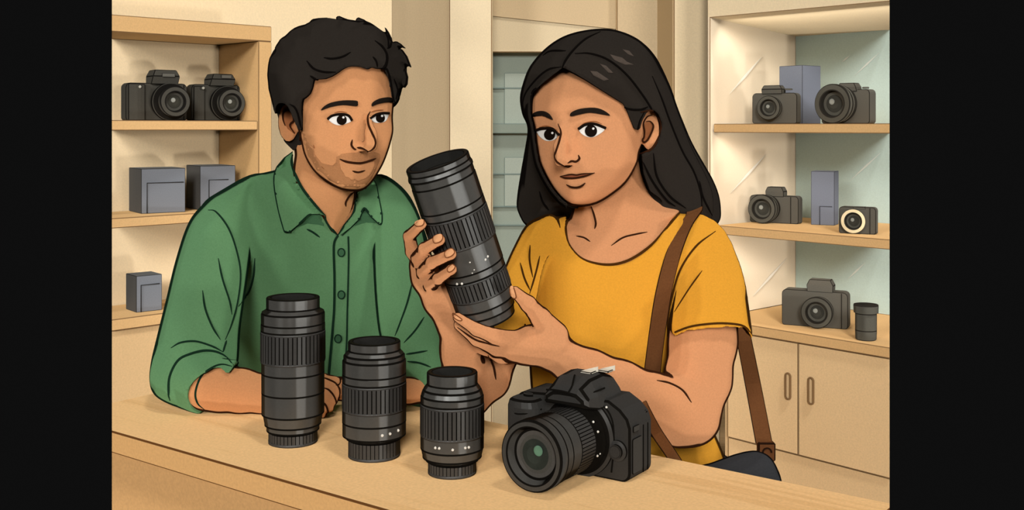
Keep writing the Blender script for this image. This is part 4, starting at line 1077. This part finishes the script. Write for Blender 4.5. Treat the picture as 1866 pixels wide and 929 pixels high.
# hair: follows the head, then falls behind neck and shoulders
full = crom(outer,4)+[(1290,450),(1230,450),(1160,430),(1060,410),(1010,405),(980,414)]
f_out = V.infl(full, (HD+.03, -.62, W(0,190,HD).z), .105, 1.1)
CF = np.minimum(np.minimum(f_face-.008, f_skull-.010), f_out)
wv = V.poly2(win, HD-.03); co_ = V.poly2(full, HD)
CF = np.maximum(CF, np.where(V.Y < HD+.02, np.maximum(wv, -co_)[:,None,:], -co_[:,None,:]))
low = V.poly2([(800,0),(1500,0),(1500,330),(800,330)], HD)
lowm = (W(0,300,HD).z-V.Z)*1.0
CF = np.maximum(CF, np.where(V.Y < HD+.055, np.minimum(lowm, HD+.055-V.Y), -1)) if False else CF
fall = crom(outer[0:7],4)+[(985,150),(1100,110),(1200,150),(1222,162)]+crom(outer[19:26],4)+[(1300,420),(1240,440),(1160,430),(1060,410),(1010,405),(980,414)]
HF = CF; put(HF, V.infl(fall, 1.70, .045, 1.0), .02)
HR = V.new()*0+rimc(85,3)
body = surface(V, BF, 'body', m_skin2, None, R)
shirt = surface(V, GF2, 'shirt', m_tee, None, GR)
hair = surface(V, HF, 'hair', m_hair, None, HR)
trs = surface(V, TF, 'trousers', m_trs, None)
parts_ = [body, shirt, hair, trs]
for sx in (.105,.295):
    m = MB(); m.ball((0,0,0), .055, sub=3, scale=(.85,2.1,.9))
    for v in m.bm.verts: v.co.z = max(v.co.z, -.032)
    o = m.build('shoe', m_shoe); o.data.transform(Matrix.Translation((sx,1.63,.0325))); parts_.append(o)
bn, sn, hn = body.name, shirt.name, hair.name
P = lambda o: parts_.extend(o) if isinstance(o, list) else parts_.append(o)
add_eye(wom, q((137,471),(168,464),(212,467),(233,488),(215,511),(180,516),(150,497)), q((194,489))[0], 10.3, q((206,482))[0])
add_eye(wom, q((320,464),(350,447),(388,444),(434,462),(411,487),(376,501),(340,491)), q((374,473))[0], 11.2, q((384,463))[0])
P(surf_patch(q((118,400),(140,388),(170,387),(195,401),(208,424),(190,419),(160,407),(119,411)), [bn], 'eyebrow', m_brow, None, lift=.0022, step=4, smooth=3))
P(surf_patch(q((282,404),(292,390),(330,376),(390,372),(430,384),(457,406),(420,401),(370,394),(320,403),(290,410)), [bn], 'eyebrow', m_brow, None, lift=.0022, step=4, smooth=3))
P(surf_lines([(q((132,471),(160,463),(205,464),(236,491)),2.2),(q((319,465),(350,446),(390,443),(438,461)),2.2)], [bn], 'eyelash', m_pupil, None, lift=.0012, taper=False))
P(surf_lines([(q((148,457),(185,452),(226,469)),.9),(q((327,453),(350,438),(390,432),(421,443)),.9)], [bn], 'eyelid_crease', mat('skin_shade', (150,92,54), grain=0), None))
P(surf_lines([q((231,442),(243,475),(238,510),(226,550),(217,580),(224,603),(245,619),(276,632)), q((319,577),(323,594),(308,606),(290,604),(272,613)), (q((274,632),(292,622)),1.)], [bn], 'nose_line', m_skink, None, w=1.8))
P(surf_patch(q((240,671),(285,663),(312,665),(335,661),(389,656),(350,668),(300,678),(265,677)), [bn], 'lips', mat('lip', (140,78,52), grain=.03), None, lift=.001, step=4))
P(surf_lines([(q((239,671),(265,677),(300,678),(345,670),(390,655)),1.5),(q((240,670),(285,662),(312,664),(335,660),(388,656)),1.1),(q((267,706),(288,717),(312,719),(332,713),(349,699)),1.7)], [bn], 'mouth_line', m_skink, None, lift=.001))
P(surf_patch(q((612,432),(632,432),(645,450),(636,480),(618,512),(604,520),(599,512),(606,500),(600,462)), [bn], 'ear_shade_patch', mat('ear_shade', (160,100,62), grain=.03), None, lift=.0008, step=4))  # ear recess shaded by a darker painted patch
P(surf_lines([(q((640,405),(618,412),(602,440),(606,475),(604,500),(598,512),(604,522),(618,514),(634,486),(645,452),(632,432),(614,432)),1.5),(q((590,392),(635,384),(658,400),(678,440),(672,490),(642,546),(600,569),(583,572)),1.9)], [bn, hn], 'ear_line', m_skink, None, lift=.0012))
P(surf_lines([(q((138,540),(150,605),(190,692),(250,770),(300,796),(345,798),(400,785),(460,750),(520,700),(560,640),(580,575)),1.45)], [bn], 'jaw_line', m_skink, None, lift=.0006))
P(surf_lines([(q((375,800),(388,840),(395,875),(390,898)),1.7),(z8((290,116),(318,122),(340,136)),1.4),(z8((414,150),(455,122),(500,110),(542,102)),1.4)], [bn], 'collarbone_line', m_skink, None))
P(surf_lines([(q((245,207),(200,240),(150,280),(118,310),(113,400)),1.8),(q((245,207),(300,238),(350,268),(400,300),(450,330),(497,357),(512,378),(530,420),(552,464),(568,469),(578,464),(586,430),(605,392)),1.8),
   (q((246,205),(265,165),(300,120),(350,75),(415,42)),1.8),q((305,137),(370,137),(450,165),(530,230),(600,320),(640,385),(668,450)),q((75,372),(90,310),(140,245),(190,206),(243,195)),q((165,145),(200,126),(265,125)),
   q((640,235),(680,330),(720,440),(770,560),(820,650),(850,740),(856,820)),q((596,600),(640,690),(700,770),(740,800)),q((645,570),(660,670),(715,755),(785,808)),q((150,735),(165,780),(190,815)),q((500,360),(540,378),(590,380),(622,368)),q((845,690),(860,760),(900,840))], [hn], 'hair_strand', m_hairink, None, w=1.6, lift=.0004))
m_sheen = mat('hair_sheen', (78,68,60), grain=.05)  # highlights on the hair, painted as paler patches
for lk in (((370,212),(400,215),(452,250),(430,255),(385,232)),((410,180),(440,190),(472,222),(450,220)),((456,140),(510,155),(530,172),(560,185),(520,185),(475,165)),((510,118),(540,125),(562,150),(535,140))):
    P(surf_patch(q(*lk), [hn], 'hair_highlight', m_sheen, None, lift=.0005, step=4))
# shirt: neckline, hem, folds
inv = Matrix.Translation(-Vector(wom.location))
P(surf_lines([(q((286,828),(270,870))+[(1031,418),(1037,446),(1062,472),(1105,482),(1145,474),(1186,447),(1215,415),(1240,385)],1.9)], [sn, bn], 'neckline', m_teeink, None, lift=.0006, taper=False))
P(surf_lines([(z8((612,470),(615,420),(624,350),(655,240),(710,155),(782,99)),1.7),(z8((612,470),(640,455),(700,434),(790,424),(860,428),(890,440),(908,460)),1.7),
   z8((128,148),(126,200),(137,262)), z8((93,210),(108,265),(128,308)), z8((162,186),(148,245),(126,320)), (z8((735,238),(690,300),(630,395)),1.3), (z3((385,705),(395,718)),1.)], [sn], 'fold_line', m_teeink, None, w=1.5))
# skin creases and nails
P(surf_lines([(z8((575,625),(620,635),(665,660),(697,703)),1.7),(z3((370,820),(390,860),(400,912)),1.7),(z3((255,715),(320,760),(370,775),(413,786)),1.5),(z3((510,690),(508,710),(490,720)),1.3)], [bn], 'skin_crease', m_skink, None, lift=.0004))
for nl in (((95,318),(122,308),(130,318),(122,332),(100,334)),((165,375),(190,363),(200,376),(190,393),(168,397)),((208,432),(232,418),(244,432),(232,447),(212,452)),((218,492),(236,478),(246,488),(236,502),(222,507)),((452,565),(464,560),(476,600),(466,606),(455,592)),((238,662),(255,672),(272,686),(262,690),(242,678))):
    pl = crom(z3(*nl),3,True)
    o = surf_patch(pl, [bn], 'fingernail', mat('nail', (222,160,112), grain=.02), None, lift=.0006, step=3); P(o)
    o2 = surf_lines([pl+[pl[0]]], [bn], 'nail_edge', mat('nail_ink', (120,70,40), grain=0), None, w=.8, lift=.0005, taper=False)[0]; o2.data.transform(inv); o2.parent = o
finish(wom, [o for o in parts_ if o is not None])

# ------------------------------------------------------------------ the bag strap over her shoulder
pts = []
for (x, y) in crom([(1264,388),(1243,420),(1224,470),(1209,530),(1199,590),(1191,650),(1186,700),(1182,760)], 5):
    h = hit([sn], x, y)
    if h: pts.append(h[0]+Vector((0,-.0035,0)))
sh = Vector(pts[0])
back = [Vector(p) for p in crom([tuple(sh), tuple(sh+Vector((.008,.03,.012))), tuple(sh+Vector((.02,.075,.0))), tuple(W(1325,470,1.74)), tuple(W(1352,600,1.68)), tuple(W(1372,700,1.58)), tuple(W(1392,806,1.50))], 5)]
ribbon('strap', [(p, (1,.0,.35)) for p in pts], .024, [m_leather, leather_ink], bag, inv=binv)
ribbon('strap', [(p, (1,.0,.1) if i > 8 else (1,.2,.2)) for i, p in enumerate(back)], [.024]*8+[.021]*(len(back)-8), [m_leather, leather_ink], bag, inv=binv)
m = MB(); b = W(1396,818,1.50); m.box((b.x-.012,b.y-.006,b.z-.016), (b.x+.012,b.y+.006,b.z+.010), .0022)
m.tube([(b.x+.006*math.cos(a*.4),b.y-.0065,b.z-.003+.006*math.sin(a*.4)) for a in range(9)], .0012, mi=1)
bmesh.ops.transform(m.bm, matrix=binv, verts=m.bm.verts); m.build('strap_buckle', [mat('buckle_leather', (92,56,32), grain=.05), leather_ink], bag)
# ------------------------------------------------------------------ light
def sun(name, az, el, strength, ang, col=(1,1,1)):
    l = bpy.data.lights.new(name, 'SUN'); l.energy = strength; l.angle = math.radians(ang); l.color = col
    o = bpy.data.objects.new(name, l); C.objects.link(o)
    a, e = math.radians(az), math.radians(el)          # az: to the right of the viewer's own direction, coming from behind the viewer
    src = Vector((math.sin(a)*math.cos(e), -math.cos(a)*math.cos(e), math.sin(e)))
    o.rotation_euler = src.to_track_quat('Z', 'Y').to_euler(); o.location = src*3+Vector((0,1.5,1.5)); return o
K = 5.85
sun('fill_light_front', 0, 20, K*.40, 14)  # added fill along the view, keeps the tones flat
sun('fill_light_left', -36, 18, K*.22, 14)  # added fill that lifts the shadows
sun('shop_light_right', 41, 4, K*.14, 5)
sun('shop_light_above', 32, 64, K*.20, 6)
sun('fill_light_below', 50, -14, K*.16, 5)  # added fill from below for undersides and lens highlights
for zz in (1.80, 1.42, 1.052):                # added fill, no lamps of the place: brightens the cabinet inside
    l = bpy.data.lights.new('cabinet_fill', 'AREA'); l.shape = 'RECTANGLE'; l.size = .8; l.size_y = .02; l.energy = 1.0; l.color = (1,.97,.92)
    o = bpy.data.objects.new('cabinet_fill', l); C.objects.link(o)
    o.location = MR @ Vector((.44,.035,zz)); o.rotation_euler = (MR.to_3x3() @ Vector((0,-.9,.62))).to_track_quat('Z','Y').to_euler()
w = bpy.data.worlds.new('dim_surroundings'); scene.world = w; w.use_nodes = True
w.node_tree.nodes['Background'].inputs[0].default_value = (.0046,.0046,.0046,1); w.node_tree.nodes['Background'].inputs[1].default_value = 1
cam = bpy.data.cameras.new('camera_view'); co = bpy.data.objects.new('camera_view', cam); C.objects.link(co); scene.camera = co
co.location = (0,0,EYE); co.rotation_euler = (math.radians(90),0,0)
cam.sensor_width = 36; cam.lens = 36*FOC/1866; cam.shift_y = -(464.5-230)/1866; cam.clip_start = .05
scene.view_settings.view_transform = 'Standard'; scene.view_settings.look = 'None'
scene.cycles.max_bounces = 2; scene.cycles.diffuse_bounces = 1
